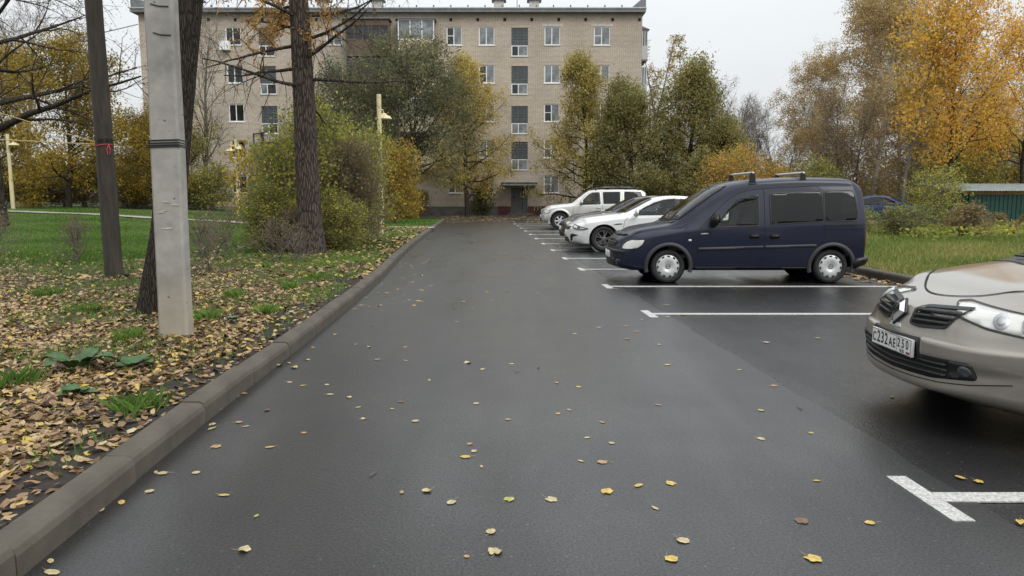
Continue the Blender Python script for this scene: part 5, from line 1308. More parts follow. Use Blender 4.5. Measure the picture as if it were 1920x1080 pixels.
# ---- white sedan
SED = dict(L=4.85, paint="paint_white_car",
    top=[(0, .68), (.08, .755), (.3, .845), (.7, .92), (1.2, .985), (1.45, 1.01), (1.8, 1.19), (2.15, 1.36), (2.5, 1.445), (2.9, 1.465), (3.3, 1.44), (3.8, 1.32), (4.3, 1.12), (4.6, 1.08), (4.85, 1.02)],
    rail=[(0, .60), (.08, .70), (.35, .80), (.8, .875), (1.3, .94), (1.62, .965), (2.0, 1.13), (2.36, 1.29), (2.7, 1.37), (3.0, 1.385), (3.4, 1.36), (3.9, 1.22), (4.3, 1.06), (4.6, 1.03), (4.85, .96)],
    belt=[(0, .55), (.12, .65), (.45, .735), (.9, .80), (1.4, .865), (2.2, .91), (3.2, .955), (4.0, .985), (4.85, .93)],
    bot=[(0, .22), (.15, .175), (.6, .17), (1.4, .18), (3.4, .19), (4.3, .2), (4.85, .32)],
    wb=[(0, .58), (.02, .66), (.06, .735), (.13, .80), (.4, .87), (.9, .91), (1.8, .92), (3.2, .92), (4.2, .90), (4.7, .84), (4.85, .76)],
    wr=[(0, .50), (.02, .57), (.06, .63), (.13, .68), (.4, .73), (1.0, .78), (1.5, .78), (1.9, .71), (2.3, .645), (2.9, .63), (3.5, .64), (4.0, .67), (4.4, .74), (4.85, .66)],
    nose=[(.15, .10), (.25, .02), (.38, .0), (.52, .03), (.62, .05), (.70, .09), (.78, .15), (2, .15)], tail=[(.2, .04), (.5, .0), (.9, .0), (1.05, .04), (1.5, .04)],
    bow=.30, bow_p=2.2, tbow=.16, axles=(.965, 3.77), wr0=.335, arch=.385, sill=.95, bulge=.03, nose_len=.6, tail_len=.5)
def sedan(name, label, S, loc, rz=0.0, glass="glass_dark", wheel="wheel_mid", detail=True, screen="glass_mid"):
    c = Car(name, label, "car", S, loc, rz); c.arch_liner(); c.wheels(S['wr0'], .225, .225, 'spoke5', .885, wheel); c.underbody()
    fw = rpoly([(1.72, .945), (1.98, 1.10), (2.28, 1.265), (2.55, 1.345), (2.86, 1.37), (2.90, .965)], .04)
    rw2 = rpoly([(2.99, .97), (2.95, 1.37), (3.25, 1.35), (3.62, 1.26), (3.95, 1.13), (4.02, 1.03), (3.90, .995)], .05)
    for nm, q in (("front_window", fw), ("rear_window", rw2)):
        c.window(nm, q, 'L', "glass_tinted" if nm == "rear_window" else "glass_clear")
    c.pair("wind_deflector", c.P(rpoly([(1.98, 1.11), (2.28, 1.275), (2.55, 1.355), (2.86, 1.38), (2.86, 1.345), (2.57, 1.315), (2.3, 1.23)], .01), 'L', off=.016), "black_plastic")
    c.pair("pillar_trim", c.P([(2.90, .97), (2.87, 1.372), (2.955, 1.372), (2.99, .975)], 'L', off=.007), "black_plastic")
    c.gaps("door_gap", [[(1.48, .24), (1.46, .6), (1.50, .80), (1.58, .90)], [(2.90, .95), (2.93, .6), (2.93, .26)], [(1.50, .24), (2.93, .26), (3.35, .27)], [(4.0, 1.0), (3.92, .75), (3.55, .62), (3.4, .5)]])
    for x in (2.70, 3.70): c.pair("door_handle", handle_vf(c, x, .80, .2), S['paint'])
    m_ = c.pair("door_mirror", mirror_vf(1.80, -.88, .93), S['paint']); c.pair("mirror_glass", mirror_glass(1.80, -.88, .93), "glass_mid", m_)
    ws2 = [(1.56, -.70), (1.95, -.64), (2.24, -.56), (2.29, 0), (2.24, .56), (1.95, .64), (1.56, .70), (1.46, .3), (1.43, 0), (1.46, -.3)]
    c.window("windscreen", ws2, 'T', "glass_clear", False, .016, .045)
    bw = [(3.45, -.50), (3.95, -.56), (4.25, -.58), (4.28, 0), (4.25, .58), (3.95, .56), (3.45, .50), (3.42, 0)]
    c.window("rear_screen", bw, 'T', "glass_tinted", False, .016, .045)
    c.one("bonnet_gap", c.Rb([(1.42, -.76), (.9, -.72), (.35, -.62), (.16, -.35), (.10, 0), (.16, .35), (.35, .62), (.9, .72), (1.42, .76)], 'T', w=.009), "black_gap")
    hl2 = rpoly([(-.52, .60), (-.30, .645), (-.02, .70), (.02, .665), (-.06, .60), (-.24, .565), (-.40, .575)], .02) if S is SED else rpoly([(-.50, .56), (-.34, .68), (-.02, .70), (.02, .62), (-.1, .56), (-.36, .53)], .03)
    h2 = c.pair("headlight", c.P(hl2, 48, off=.006, O=(.2, -.52, 0)), "lamp_white"); c.pair("lamp_bezel", c.Rb(hl2, 48, w=.02, off=.008, O=(.2, -.52, 0), closed=True), "black_plastic", h2)
    c.pair("lamp_projector", c.P(rpoly([(-.30, .59), (-.20, .60), (-.18, .655), (-.27, .655)], .02), 48, off=.010, O=(.2, -.52, 0)), "glass_dark", h2)
    c.one("grille", c.P(rpoly([(-.40, .575), (.40, .575), (.48, .655), (.1, .64), (-.1, .64), (-.48, .655)], .02), 'F', off=.006), "black_plastic")
    c.one("lower_grille", c.P(rpoly([(-.50, .24), (.50, .24), (.42, .37), (-.42, .37)], .02), 'F', off=.006), "black_plastic")
    fg = rpoly([(-.25, .43), (-.02, .47), (.06, .44), (.05, .24), (-.03, .30), (-.05, .38)], .02)
    c.pair("bumper_vent", c.P(fg, 42, off=.006, O=(.2, -.55, 0)), "black_plastic")
    c.one("number_plate", c.P(rpoly([(-.26, .42), (.26, .42), (.26, .532), (-.26, .532)], .01), 'F', off=.02, skirt=.02), "plate_white")
    c.one("sill_trim", c.P([(1.4, .19), (1.4, .23), (3.35, .24), (3.35, .20)], 'L', off=.008), "black_plastic")
    c.pair("tail_lamp", c.P(rpoly([(-.80, .84), (-.45, .84), (-.45, .96), (-.80, .98)], .03), 'R', off=.008, skirt=.03), "lamp_red")
    if S is SED:
        c.pair("fender_vent", c.P(rpoly([(1.20, .70), (1.24, .745), (1.46, .755), (1.44, .72)], .01), 'L', off=.008), "metal_light")
        c.pair("fender_slot", c.P(rpoly([(1.25, .708), (1.27, .735), (1.42, .745), (1.40, .725)], .008), 'L', off=.011), "black_plastic")
        c.pair("window_chrome", c.Rb([(1.72, .935), (2.9, .955), (3.9, .985)], 'L', w=.018, off=.008), "chrome")
        c.one("spoiler", c.P([(4.62, -.60), (4.78, -.62), (4.80, 0), (4.78, .62), (4.62, .60)], 'T', off=.02, skirt=.03), S['paint'])
    wiper(c, [(1.44, -.1), (1.48, -.45), (1.56, -.62)])
    c.finish(((2.25, 0), (3.05, 1)), 1.62, .34)
    return c
sedan("parked_sedan", "white sedan with dark alloy wheels parked behind the navy van", SED, (1.44, 20.45, 0))
DSD = dict(SED); DSD['paint'] = "paint_darkgrey"
sedan("parked_sedan", "dark grey car mostly hidden beyond the white sedan", DSD, (1.47, 23.35, 0))
BSD = dict(SED); BSD['paint'] = "paint_royal"
sedan("parked_sedan", "bright blue sedan parked far off under the trees beside the garage", BSD, (21.6, 37.8, float(right_h(18.5, 39.5)) - .22), R(148), screen="glass_mid")

# ---- silver off-road estate
SUV = dict(L=4.70, paint="paint_silver",
    top=[(0, .84), (.08, .93), (.3, 1.02), (.8, 1.09), (1.28, 1.14), (1.6, 1.38), (1.95, 1.62), (2.15, 1.70), (2.6, 1.745), (3.4, 1.755), (4.2, 1.735), (4.5, 1.70), (4.7, 1.62)],
    rail=[(0, .76), (.08, .86), (.3, .94), (.8, 1.02), (1.35, 1.08), (1.7, 1.32), (2.05, 1.56), (2.3, 1.625), (2.8, 1.655), (3.6, 1.665), (4.3, 1.65), (4.55, 1.60), (4.7, 1.50)],
    belt=[(0, .70), (.1, .80), (.4, .90), (.9, .97), (1.5, 1.02), (2.6, 1.05), (3.8, 1.07), (4.7, 1.06)],
    bot=[(0, .36), (.15, .30), (.6, .29), (1.4, .31), (3.4, .32), (4.3, .36), (4.7, .48)],
    wb=[(0, .62), (.02, .70), (.06, .78), (.12, .835), (.35, .89), (.8, .92), (1.8, .915), (3.4, .915), (4.4, .90), (4.7, .85)],
    wr=[(0, .54), (.02, .61), (.06, .68), (.12, .725), (.4, .78), (1.0, .82), (1.4, .82), (1.8, .75), (2.2, .70), (3.0, .70), (4.2, .69), (4.7, .66)],
    nose=[(.2, .08), (.38, .0), (.60, .0), (.7, .04), (.85, .06), (.95, .12), (2.2, .12)], tail=[(.2, .02), (.6, .0), (1.1, .02), (1.6, .08), (1.9, .10)],
    bow=.20, tbow=.06, axles=(.82, 3.67), wr0=.375, arch=.435, sill=.95, bulge=.04, nose_len=.5)
suv = Car("parked_suv", "silver off road estate with roof rails parked in the farthest occupied bay", "car", SUV, (1.27, 33.6, 0))
suv.arch_liner(lip="paint_silver", lipw=.10, lipoff=.03); suv.wheels(.375, .25, .225, 'spoke6', .90, "wheel_silver"); suv.underbody()
for nm, q, g in (("front_window", [(1.66, 1.07), (1.86, 1.30), (2.10, 1.52), (2.24, 1.585), (2.55, 1.605), (2.58, 1.10)], "glass_clear"), ("rear_door_window", [(2.72, 1.11), (2.70, 1.61), (3.46, 1.62), (3.42, 1.13)], "glass_tinted"), ("rear_side_window", [(3.62, 1.13), (3.64, 1.63), (4.36, 1.615), (4.48, 1.14)], "glass_tinted")):
    suv.window(nm, rpoly(q, .04), 'L', g, True, .018)
suv.gaps("door_gap", [[(1.42, .40), (1.38, .75), (1.42, 1.0), (1.60, 1.10), (1.85, 1.38), (2.1, 1.60)], [(2.64, 1.64), (2.66, 1.1), (2.66, .40)], [(3.54, 1.64), (3.52, 1.1), (3.40, .80), (3.25, .62)], [(1.42, .40), (3.2, .42)]])
for x in (2.50, 3.38): suv.pair("door_handle", handle_vf(suv, x, .94, .2), "paint_silver")
m_ = suv.pair("door_mirror", mirror_vf(1.76, -.88, 1.08, 1.15), "paint_silver"); suv.pair("mirror_glass", mirror_glass(1.76, -.88, 1.08, 1.15), "glass_mid", m_)
ws3 = [(1.36, -.72), (1.72, -.68), (2.04, -.60), (2.08, 0), (2.04, .60), (1.72, .68), (1.36, .72), (1.28, .3), (1.27, 0), (1.28, -.3)]
suv.window("windscreen", ws3, 'T', "glass_clear", False, .018, .045)
hl3 = rpoly([(-.33, .72), (-.33, .82), (-.02, .86), (.05, .83), (.02, .70), (-.2, .68)], .03)
h3 = suv.pair("headlight", suv.P(hl3, 48, off=.006, O=(.2, -.60, 0)), "lamp_white"); suv.pair("lamp_bezel", suv.Rb(hl3, 48, w=.014, off=.008, O=(.2, -.60, 0), closed=True), "trim_grey", h3)
suv.one("grille", suv.P(rpoly([(-.42, .68), (.42, .68), (.48, .86), (-.48, .86)], .03), 'F', off=.006), "black_plastic")
for y in (-.28, .28): suv.one("grille_strut", suv.P([(y - .09, .69), (y - .05, .69), (y + .05, .855), (y, .855)], 'F', off=.014), "chrome")
suv.one("lower_grille", suv.P(rpoly([(-.5, .36), (.5, .36), (.45, .48), (-.45, .48)], .03), 'F', off=.006), "black_plastic")
suv.pair("fog_lamp", suv.P(rpoly([(-.16, .46), (-.08, .46), (-.08, .54), (-.16, .54)], .03), 48, off=.008, O=(.2, -.60, 0)), "lamp_white")
suv.one("number_plate", suv.P(rpoly([(-.26, .50), (.26, .50), (.26, .612), (-.26, .612)], .01), 'F', off=.02, skirt=.02), "plate_white")
for sg in (-1, 1):
    m = MB(); P = [(x, sg * .66, z) for x, z in ((2.35, 1.66), (2.45, 1.775), (2.6, 1.80), (3.4, 1.815), (4.1, 1.80), (4.2, 1.77), (4.3, 1.66))]; m.tube(P, .022, 8); suv.one("roof_rail", (m.V, m.F), "trim_grey")
m = MB(); m.box(2.75, 3.95, -.5, .5, 1.80, 1.845); suv.one("roof_rack", (m.V, m.F), "metal_light", sm=False)
for x in (2.9, 3.7): m = MB(); m.box(x, x + .06, -.62, .62, 1.755, 1.80); suv.one("rack_bar", (m.V, m.F), "black_plastic", sm=False)
suv.pair("tail_lamp", suv.P(rpoly([(-.84, .95), (-.70, .95), (-.68, 1.45), (-.76, 1.45)], .03), 'R', off=.008, skirt=.03), "lamp_red")
suv.pair("side_step", (lambda m: (m.V, m.F))(MB().box(1.35, 3.15, -.93, -.80, .33, .375)), "black_plastic", sm=False)

suv.finish(((2.1, 0), (3.0, 1)), 1.5, .6)

# ---- beige hatchback in front
def hb_sculpt(V, L):
    x, y, z = V[:, 0], V[:, 1], V[:, 2]
    ay = np.abs(y); fr = (1 - sstep(.25, .8, x))
    # lower lip juts forward, band above it recedes, waist step of the bumper strip
    V[:, 0] += fr * (0.012 * np.exp(-((z - .445) / .045) ** 2) - 0.014 * np.exp(-((z - .27) / .06) ** 2) - 0.012 * np.exp(-((z - .56) / .035) ** 2))
    # proud central nose between the two grilles
    V[:, 0] -= fr * .035 * np.exp(-(ay / .16) ** 2) * sstep(.50, .60, z) * (1 - sstep(.76, .86, z))
    # bumper ledge left and right of the plate
    V[:, 0] -= fr * .020 * (1 - sstep(.562, .582, z)) * sstep(.26, .31, ay) * sstep(.40, .47, z)
    # sharp bonnet crease
    V[:, 2] += .012 * np.exp(-((ay - .42) / .05) ** 2) * sstep(.3, .5, x) * (1 - sstep(1.0, 1.15, x)) * (z > .7)
    return V
HB = dict(L=4.20, paint="paint_beige",
    top=[(0, .74), (.06, .79), (.18, .835), (.5, .905), (.8, .955), (1.02, .985), (1.16, 1.005), (1.5, 1.205), (1.85, 1.375), (2.2, 1.45), (2.8, 1.455), (3.3, 1.42), (3.6, 1.36), (3.9, 1.15), (4.1, 1.02), (4.2, .95)],
    rail=[(0, .68), (.06, .735), (.2, .775), (.5, .835), (.9, .90), (1.26, .945), (1.65, 1.15), (2.0, 1.31), (2.35, 1.37), (2.9, 1.37), (3.4, 1.33), (3.7, 1.22), (3.95, 1.05), (4.2, .88)],
    belt=[(0, .63), (.08, .685), (.3, .745), (.7, .82), (1.2, .875), (2.2, .92), (3.2, .965), (4.2, .86)],
    bot=[(0, .25), (.12, .195), (.5, .18), (1.2, .18), (3.2, .19), (3.9, .22), (4.2, .34)],
    wb=[(0, .60), (.015, .67), (.05, .745), (.11, .80), (.25, .85), (.6, .878), (1.4, .885), (3.0, .885), (3.8, .86), (4.2, .76)],
    wr=[(0, .52), (.015, .58), (.05, .645), (.11, .69), (.3, .725), (.8, .76), (1.1, .76), (1.5, .69), (1.9, .63), (2.8, .62), (3.5, .62), (4.2, .58)],
    nose=[(.15, .10), (.22, .035), (.30, .0), (.48, .0), (.56, .02), (.64, .045), (.72, .08), (.80, .14), (.88, .20), (2, .2)], tail=[(.2, .05), (.5, .0), (.9, .02), (1.3, .1), (1.6, .12)],
    bow=.27, bow_p=2.5, tbow=.12, axles=(.86, 3.485), wr0=.312, arch=.362, sill=.955, bulge=.03, nose_len=.6, sculpt=hb_sculpt, roof_e=.55, nside=44, ncap=48)
hb = Car("parked_hatchback", "beige silver hatchback with diamond badge and number plate nosing into the road", "car", HB, (2.55, 4.90, 0))
hb.arch_liner(); hb.wheels(.312, .205, .215, 'spoke5', .865, "wheel_silver"); hb.underbody()
# grilles left and right of the nose, with three slats each
gq = rpoly([(-.135, .640), (-.125, .735), (-.16, .752), (-.47, .775), (-.41, .655), (-.20, .632)], .02)
g_ = hb.pair("grille", hb.P(gq, 'F', off=.002, res=.03), "black_gap")
hb.pair("grille_rim", hb.Rb(gq, 'F', w=.016, off=.010, closed=True), "black_plastic", g_)
for k, z in enumerate((.664, .695, .726)):
    hb.pair("grille_slat", hb.P([(-.15, z - .006), (-.42 - .012 * k, z + .006), (-.42 - .012 * k, z + .022), (-.15, z + .008)], 'F', off=.018, skirt=.03), "black_plastic", g_)
# headlights
hq = rpoly([(-.36, .660), (-.255, .760), (-.05, .782), (.25, .812), (.32, .80), (.28, .735), (.10, .688), (-.12, .660)], .012)
OL = (.35, -.62, 0)
h_ = hb.pair("headlight", hb.P(hq, 45, off=.004, res=.03, O=OL), "lamp_white")
hb.pair("lamp_bezel", hb.Rb(hq, 45, w=.009, off=.008, O=OL, closed=True), "black_plastic", h_)
def disc(cx, cz, r, n=20): return [(cx + r * math.cos(2 * math.pi * k / n), cz + r * math.sin(2 * math.pi * k / n)) for k in range(n)]
hb.pair("reflector", hb.P(disc(.03, .732, .042), 45, off=.012, O=OL), "wheel_silver", h_); hb.pair("projector", hb.P(disc(.03, .732, .024), 45, off=.018, O=OL), "metal_light", h_)
hb.pair("indicator", hb.P(rpoly([(-.23, .685), (-.19, .742), (-.07, .750), (-.08, .685)], .012), 45, off=.012, O=OL), "metal_light", h_)
hb.pair("indicator_bulb", hb.P(rpoly([(-.18, .712), (-.15, .735), (-.09, .735), (-.11, .708)], .008), 45, off=.017, O=OL), "trim_grey", h_)
# bonnet shut line, bumper lines
hb.one("bonnet_gap", hb.Rb([(1.04, -.715), (.75, -.715)] + [(.25 + .43 * (abs(y) / .71) ** 1.7, y) for y in np.linspace(-.70, .70, 37)] + [(.75, .715), (1.04, .715)], 'T', w=.012, off=.004), "black_gap")
hb.gaps("panel_gap", [[(1.28, .22), (1.26, .5), (1.30, .72), (1.40, .86)], [(2.62, .93), (2.66, .6), (2.62, .25)]])
# lower grille, bars, fog lamps, lip line
lg = rpoly([(-.66, .385), (-.64, .485), (-.30, .475), (0, .452), (.30, .475), (.64, .485), (.66, .385), (.40, .345), (0, .330), (-.40, .345)], .025)
lo = hb.one("lower_grille", hb.P(lg, 'F', off=.003, res=.03), "black_gap")
for k, z in enumerate((.365, .398, .431)):
    hb.one("grille_bar", hb.P([(-.50, z + .008), (-.3, z), (0, z - .012), (.3, z), (.50, z + .008), (.50, z + .022), (.3, z + .013), (0, z + .001), (-.3, z + .013), (-.50, z + .022)], 'F', off=.014, skirt=.02), "black_plastic", lo)
hb.pair("fog_housing", hb.P(rpoly([(-.655, .385), (-.64, .482), (-.52, .478), (-.52, .372)], .015), 'F', off=.010, res=.02), "black_plastic")
hb.pair("fog_lamp", hb.P(disc(-.605, .43, .034), 'F', off=.016, res=.02), "glass_mid")
hb.pair("bumper_gap", hb.Rb([(0, .312), (-.25, .318), (-.45, .33), (-.62, .352), (-.78, .39)], 'F', w=.006), "black_gap")
# plate
ps = hb.one("plate_holder", hb.P(rpoly([(-.285, .425), (.285, .425), (.285, .567), (-.285, .567)], .015), 'F', off=.012, res=.05, skirt=.03), "black_plastic")
h0, n0 = cast(hb.bvh, 0, .495, 'F'); xp = h0.x - .030
m = MB(); m.box(xp, xp + .02, -.26, .26, .438, .55); pt = link("number_plate", bevelled(m.mesh("number_plate", "plate_white"), .003, 2), hb.root)
pb = MB(); x0, x1 = xp - .0012, xp + .004
for (a, b, c, d) in ((-.255, .255, .5445, .5475), (-.255, .255, .4405, .4435), (-.255, -.252, .4436, .5444), (.252, .255, .4436, .5444), (-.0805, -.0775, .4436, .5444)): pb.box(x0, x1, a, b, c, d)
link("plate_border", pb.mesh("plate_border", "print_black"), pt)
def text_mesh(body, size, name, m, sx=1.0):
    cu = bpy.data.curves.new("t", 'FONT'); cu.body = body; cu.size = size; cu.extrude = .0006; cu.offset = size * .012
    o = bpy.data.objects.new("t", cu); COL.objects.link(o)
    dg = bpy.context.evaluated_depsgraph_get(); me = bpy.data.meshes.new_from_object(o.evaluated_get(dg)); bpy.data.objects.remove(o); bpy.data.curves.remove(cu)
    n = len(me.vertices); co = np.zeros(n * 3); me.vertices.foreach_get("co", co); co = co.reshape(-1, 3); co[:, 0] *= sx; me.vertices.foreach_set("co", co.ravel())
    me.name = name; me.materials.clear(); me.materials.append(MATS[m]); w = co[:, 0].max()
    return me, w
def plate_text(body, size, y_left, z, sx, name="plate_letters", m="print_black"):
    me, w = text_mesh(body, size, name, m, sx); o = link(name, me, pt, (xp - .0008, y_left, z)); o.rotation_euler = (R(90), 0, R(-90)); return w
# read from the front: the first character is at +y
for ch, y, sz in (("C", .243, .086), ("2", .182, .108), ("3", .131, .108), ("2", .080, .108), ("A", .022, .086), ("E", -.030, .086)):
    plate_text(ch, sz, y, .462, .80 if sz > .1 else .78)
for ch, y in (("2", -.088), ("5", -.140), ("0", -.192)): plate_text(ch, .082, y, .480, .82)
plate_text("RUS", .030, -.120, .449, 1.0)
for k, mm in enumerate(("plate_white", "print_blue", "print_red")):
    b = MB(); b.box(xp - .0014, xp + .003, -.243, -.198, .464 - .0075 * k, .4713 - .0075 * k); link("plate_flag", b.mesh("plate_flag", mm), pt)
# diamond badge on a black lozenge
h1, n1 = cast(hb.bvh, 0, .70, 'F'); tl = math.atan2(.06, .16)
def loz(w, h): return [(0, h), (w, .0), (0, -h), (-w, 0)]
bd = link("badge", None, hb.root, (h1.x - .012, 0, .70)); bd.rotation_euler = (0, math.atan2(-n1.z, -n1.x) * -1 if False else math.asin(max(-1, min(1, n1.z))), 0)
m = MB(); m.prism([(a, b) for a, b in loz(.078, .098)], -.004, .014, 'yz'); link("badge_base", bevelled(m.mesh("badge_base", "black_plastic"), .004, 2), bd)
def lozring(w, h, t, y0, y1):
    m = MB(); A = loz(w, h); Bq = loz(w - t, h - t * 1.45); V = []
    for (q, y) in ((A, y1), (Bq, y0), (Bq, y1 + .002)):
        for (a, b) in q: V.append((y, a, b))
    F = []
    for i in range(4):
        j = (i + 1) % 4; F.append((i, j, 4 + j, 4 + i)); F.append((4 + i, 4 + j, 8 + j, 8 + i))
    m.add(V, F); return m
link("badge_diamond", lozring(.062, .082, .026, -.024, -.004).mesh("badge_diamond", "chrome"), bd)
hb.one("nose_crease", hb.P(rpoly([(-.075, .595), (.075, .595), (.055, .625), (-.055, .625)], .01), 'F', off=.006, res=.02), "metal_light")
# glasshouse
for nm, q, g in (("front_window", [(1.60, .94), (1.78, 1.07), (2.02, 1.22), (2.25, 1.31), (2.58, 1.345), (2.62, .965)], "glass_clear"), ("rear_door_window", [(2.70, .97), (2.68, 1.345), (3.1, 1.33), (3.42, 1.26), (3.46, 1.02)], "glass_tinted")):
    hb.window(nm, rpoly(q, .04), 'L', g)
ws4 = [(1.28, -.70), (1.62, -.64), (1.94, -.56), (1.95, 0), (1.94, .56), (1.62, .64), (1.28, .70), (1.20, .35), (1.165, 0), (1.20, -.35)]
hb.window("windscreen", ws4, 'T', "glass_clear", False, .018)
hb.one("scuttle_panel", hb.P([(1.06, -.68), (1.26, -.70), (1.18, -.30), (1.15, 0), (1.18, .30), (1.26, .70), (1.06, .68), (1.00, .3), (.98, 0), (1.00, -.3)], 'T', off=.006), "black_plastic")
wiper(hb, [(1.10, -.05), (1.18, -.40), (1.30, -.62)]); wiper(hb, [(1.14, .55), (1.13, .25), (1.20, 0)])
m_ = hb.pair("door_mirror", mirror_vf(1.72, -.85, .92), "paint_beige"); hb.pair("mirror_glass", mirror_glass(1.72, -.85, .92), "glass_mid", m_)
for x in (2.45, 3.35): hb.pair("door_handle", handle_vf(hb, x, .80, .2), "paint_beige")
hb.pair("tail_lamp", hb.P(rpoly([(-.70, .70), (-.50, .70), (-.48, .98), (-.60, 1.0)], .03), 'R', off=.008, skirt=.03), "lamp_red")
hb.one("rear_screen", hb.P(rpoly([(-.5, 1.0), (.5, 1.0), (.48, 1.3), (-.48, 1.3)], .05), 'R', off=.006, res=.06), "glass_dark")

hb.finish(((1.95, 0), (2.75, 1)), 1.2, .34)

# ------------------------------------------------------------------ poles, lamps, wires, garage
def pole_mesh(name, w, d, taper, H, m, lean=(0, 0), ch=.03, n=14):
    V = []; F = []
    for i in range(n + 1):
        t = i / n; k = 1 - taper * t; a, b, c = w * k / 2, d * k / 2, ch * k; z = -.3 + (H + .3) * t
        ox, oy = lean[0] * t * H, lean[1] * t * H
        for (x, y) in ((-a + c, -b), (a - c, -b), (a, -b + c), (a, b - c), (a - c, b), (-a + c, b), (-a, b - c), (-a, -b + c)):
            V.append((x + ox + .004 * math.sin(i * 2.3 + x * 9), y + oy, z))
    for i in range(n):
        for k in range(8): F.append((i * 8 + k, i * 8 + (k + 1) % 8, (i + 1) * 8 + (k + 1) % 8, (i + 1) * 8 + k))
    F.append(tuple(range(n * 8, n * 8 + 8)))
    return mesh_vf(name, V, F, m)
# stained concrete: pits, wire marks and a dirty foot belong to the pole itself
def pole_concrete():
    m, nt, N, L, b = nodes_of("pole_concrete")
    tc = N.new("ShaderNodeTexCoord"); sp = N.new("ShaderNodeSeparateXYZ"); L.new(tc.outputs["Object"], sp.inputs[0])
    n1 = N.new("ShaderNodeTexNoise"); n1.inputs["Scale"].default_value = 2.6; n1.inputs["Detail"].default_value = 8; n1.inputs["Roughness"].default_value = .65; L.new(tc.outputs["Object"], n1.inputs["Vector"])
    r1 = N.new("ShaderNodeValToRGB"); r1.color_ramp.elements[0].position = .34; r1.color_ramp.elements[0].color = (.205, .20, .185, 1); r1.color_ramp.elements[1].position = .66; r1.color_ramp.elements[1].color = (.37, .36, .335, 1)
    L.new(n1.outputs["Fac"], r1.inputs[0])
    vo = N.new("ShaderNodeTexVoronoi"); vo.inputs["Scale"].default_value = 9.0; L.new(tc.outputs["Object"], vo.inputs["Vector"])
    mr = N.new("ShaderNodeMapRange"); mr.inputs["From Min"].default_value = .05; mr.inputs["From Max"].default_value = .13; mr.inputs["To Min"].default_value = .35; mr.inputs["To Max"].default_value = 1
    L.new(vo.outputs["Distance"], mr.inputs["Value"])
    ft = N.new("ShaderNodeMapRange"); ft.inputs["From Min"].default_value = .75; ft.inputs["From Max"].default_value = .15; ft.inputs["To Max"].default_value = .55; L.new(sp.outputs["Z"], ft.inputs["Value"])
    mx = N.new("ShaderNodeMix"); mx.data_type = 'RGBA'; L.new(ft.outputs[0], mx.inputs[0]); L.new(r1.outputs[0], mx.inputs[6]); mx.inputs[7].default_value = (.36, .31, .22, 1)
    m2 = N.new("ShaderNodeMix"); m2.data_type = 'RGBA'; m2.blend_type = 'MULTIPLY'; m2.inputs[0].default_value = .8; L.new(mx.outputs[2], m2.inputs[6]); L.new(mr.outputs[0], m2.inputs[7])
    L.new(m2.outputs[2], b.inputs["Base Color"]); b.inputs["Roughness"].default_value = .88
    bp = N.new("ShaderNodeBump"); bp.inputs["Strength"].default_value = .7; bp.inputs["Distance"].default_value = .01; L.new(mr.outputs[0], bp.inputs["Height"]); L.new(bp.outputs[0], b.inputs["Normal"])
pole_concrete()
cp = thing("concrete_pole", "thick pale concrete utility pole with torn poster scraps beside the kerb", "pole", (-3.22, 7.05, .1))
link("shaft", pole_mesh("shaft", .285, .16, .22, 9.5, "pole_concrete", (.010, 0), .022), cp)
for k, z in enumerate((1.80, 1.815, 1.835, 1.86)):
    a, b = .285 * (1 - .045) / 2 + .006, .16 * (1 - .045) / 2 + .006; o = .018
    P = [(-a + o, -b, z), (a + o, -b, z + .008), (a + o, b, z), (-a + o, b, z - .006), (-a + o, -b, z)]
    MB().tube(P, .006, 6, False).build("wire_band", "wire_black", cp)
sr = random.Random(4)
for i in range(7):
    x, z = sr.uniform(-.10, .06) + .012, sr.uniform(1.02, 1.32); w, h = sr.uniform(.03, .09), sr.uniform(.006, .018); y = -.16 * .97 / 2 - .004
    MB().add([(x, y, z), (x + w, y - .003, z + sr.uniform(-.01, .01)), (x + w * .8, y - .006, z + h), (x + w * .2, y - .001, z + h * .9)], [(0, 1, 2, 3)]).build("poster_scrap", "lintel_white", cp)
for (z, x0, x1) in ((3.05, -.06, .10), (2.80, -.05, .11)):
    MB().tube([(x0 + .03, -.0795, z + .02), (x1 * .4, -.0790, z), (x1 + .03, -.0785, z - .004)], .005, 5).build("rust_streak", "trim_grey", cp)

dp = thing("utility_pole", "dark weathered utility pole on the lawn with yellow lines tied by red rope", "pole", LH(-6.72, 12.55))
link("shaft", pole_mesh("shaft", .27, .25, .20, 8.5, "dark_pole_mat", (-.010, 0), .07), dp)
for k in range(4): 
    a = .125; z = 2.24 + k * .018; MB().tube([(a * math.cos(q) - .02, a * math.sin(q), z + .01 * math.sin(q)) for q in np.linspace(0, 6.283, 17)], .007, 5, False).build("wire_band", "wire_black", dp)
MB().tube([(.135 * math.cos(q) - .02, .13 * math.sin(q), 2.185 - .012 * math.sin(q * 2)) for q in np.linspace(0, 6.283, 17)], .009, 5, False).build("rope", "rope_red", dp)
MB().tube([(.10, -.10, 2.19), (.13, -.12, 2.12), (.12, -.12, 2.04), (.085, -.12, 2.03), (.08, -.12, 2.12), (.10, -.10, 2.19)], .008, 5).build("rope_loop", "rope_red", dp)
def sag(a, b, s, n=14):
    a, b = Vector(a), Vector(b); return [a + (b - a) * (i / n) - Vector((0, 0, s * 4 * (i / n) * (1 - i / n))) for i in range(n + 1)]
z0 = float(lawn_h(-6.72, 12.55))
tag(MB().tube(sag((-6.85, 12.5, z0 + 2.20), (-16.2, 14.0, 2.98), .05), .009, 5).build("line", "wire_yellow"), "yellow plastic line stretched level from the dark pole", "cable")
tag(MB().tube(sag((-6.85, 12.52, z0 + 2.23), (-16.2, 14.0, 5.4), .10), .007, 5).build("line", "wire_yellow"), "yellow line rising steeply away from the dark pole", "cable")
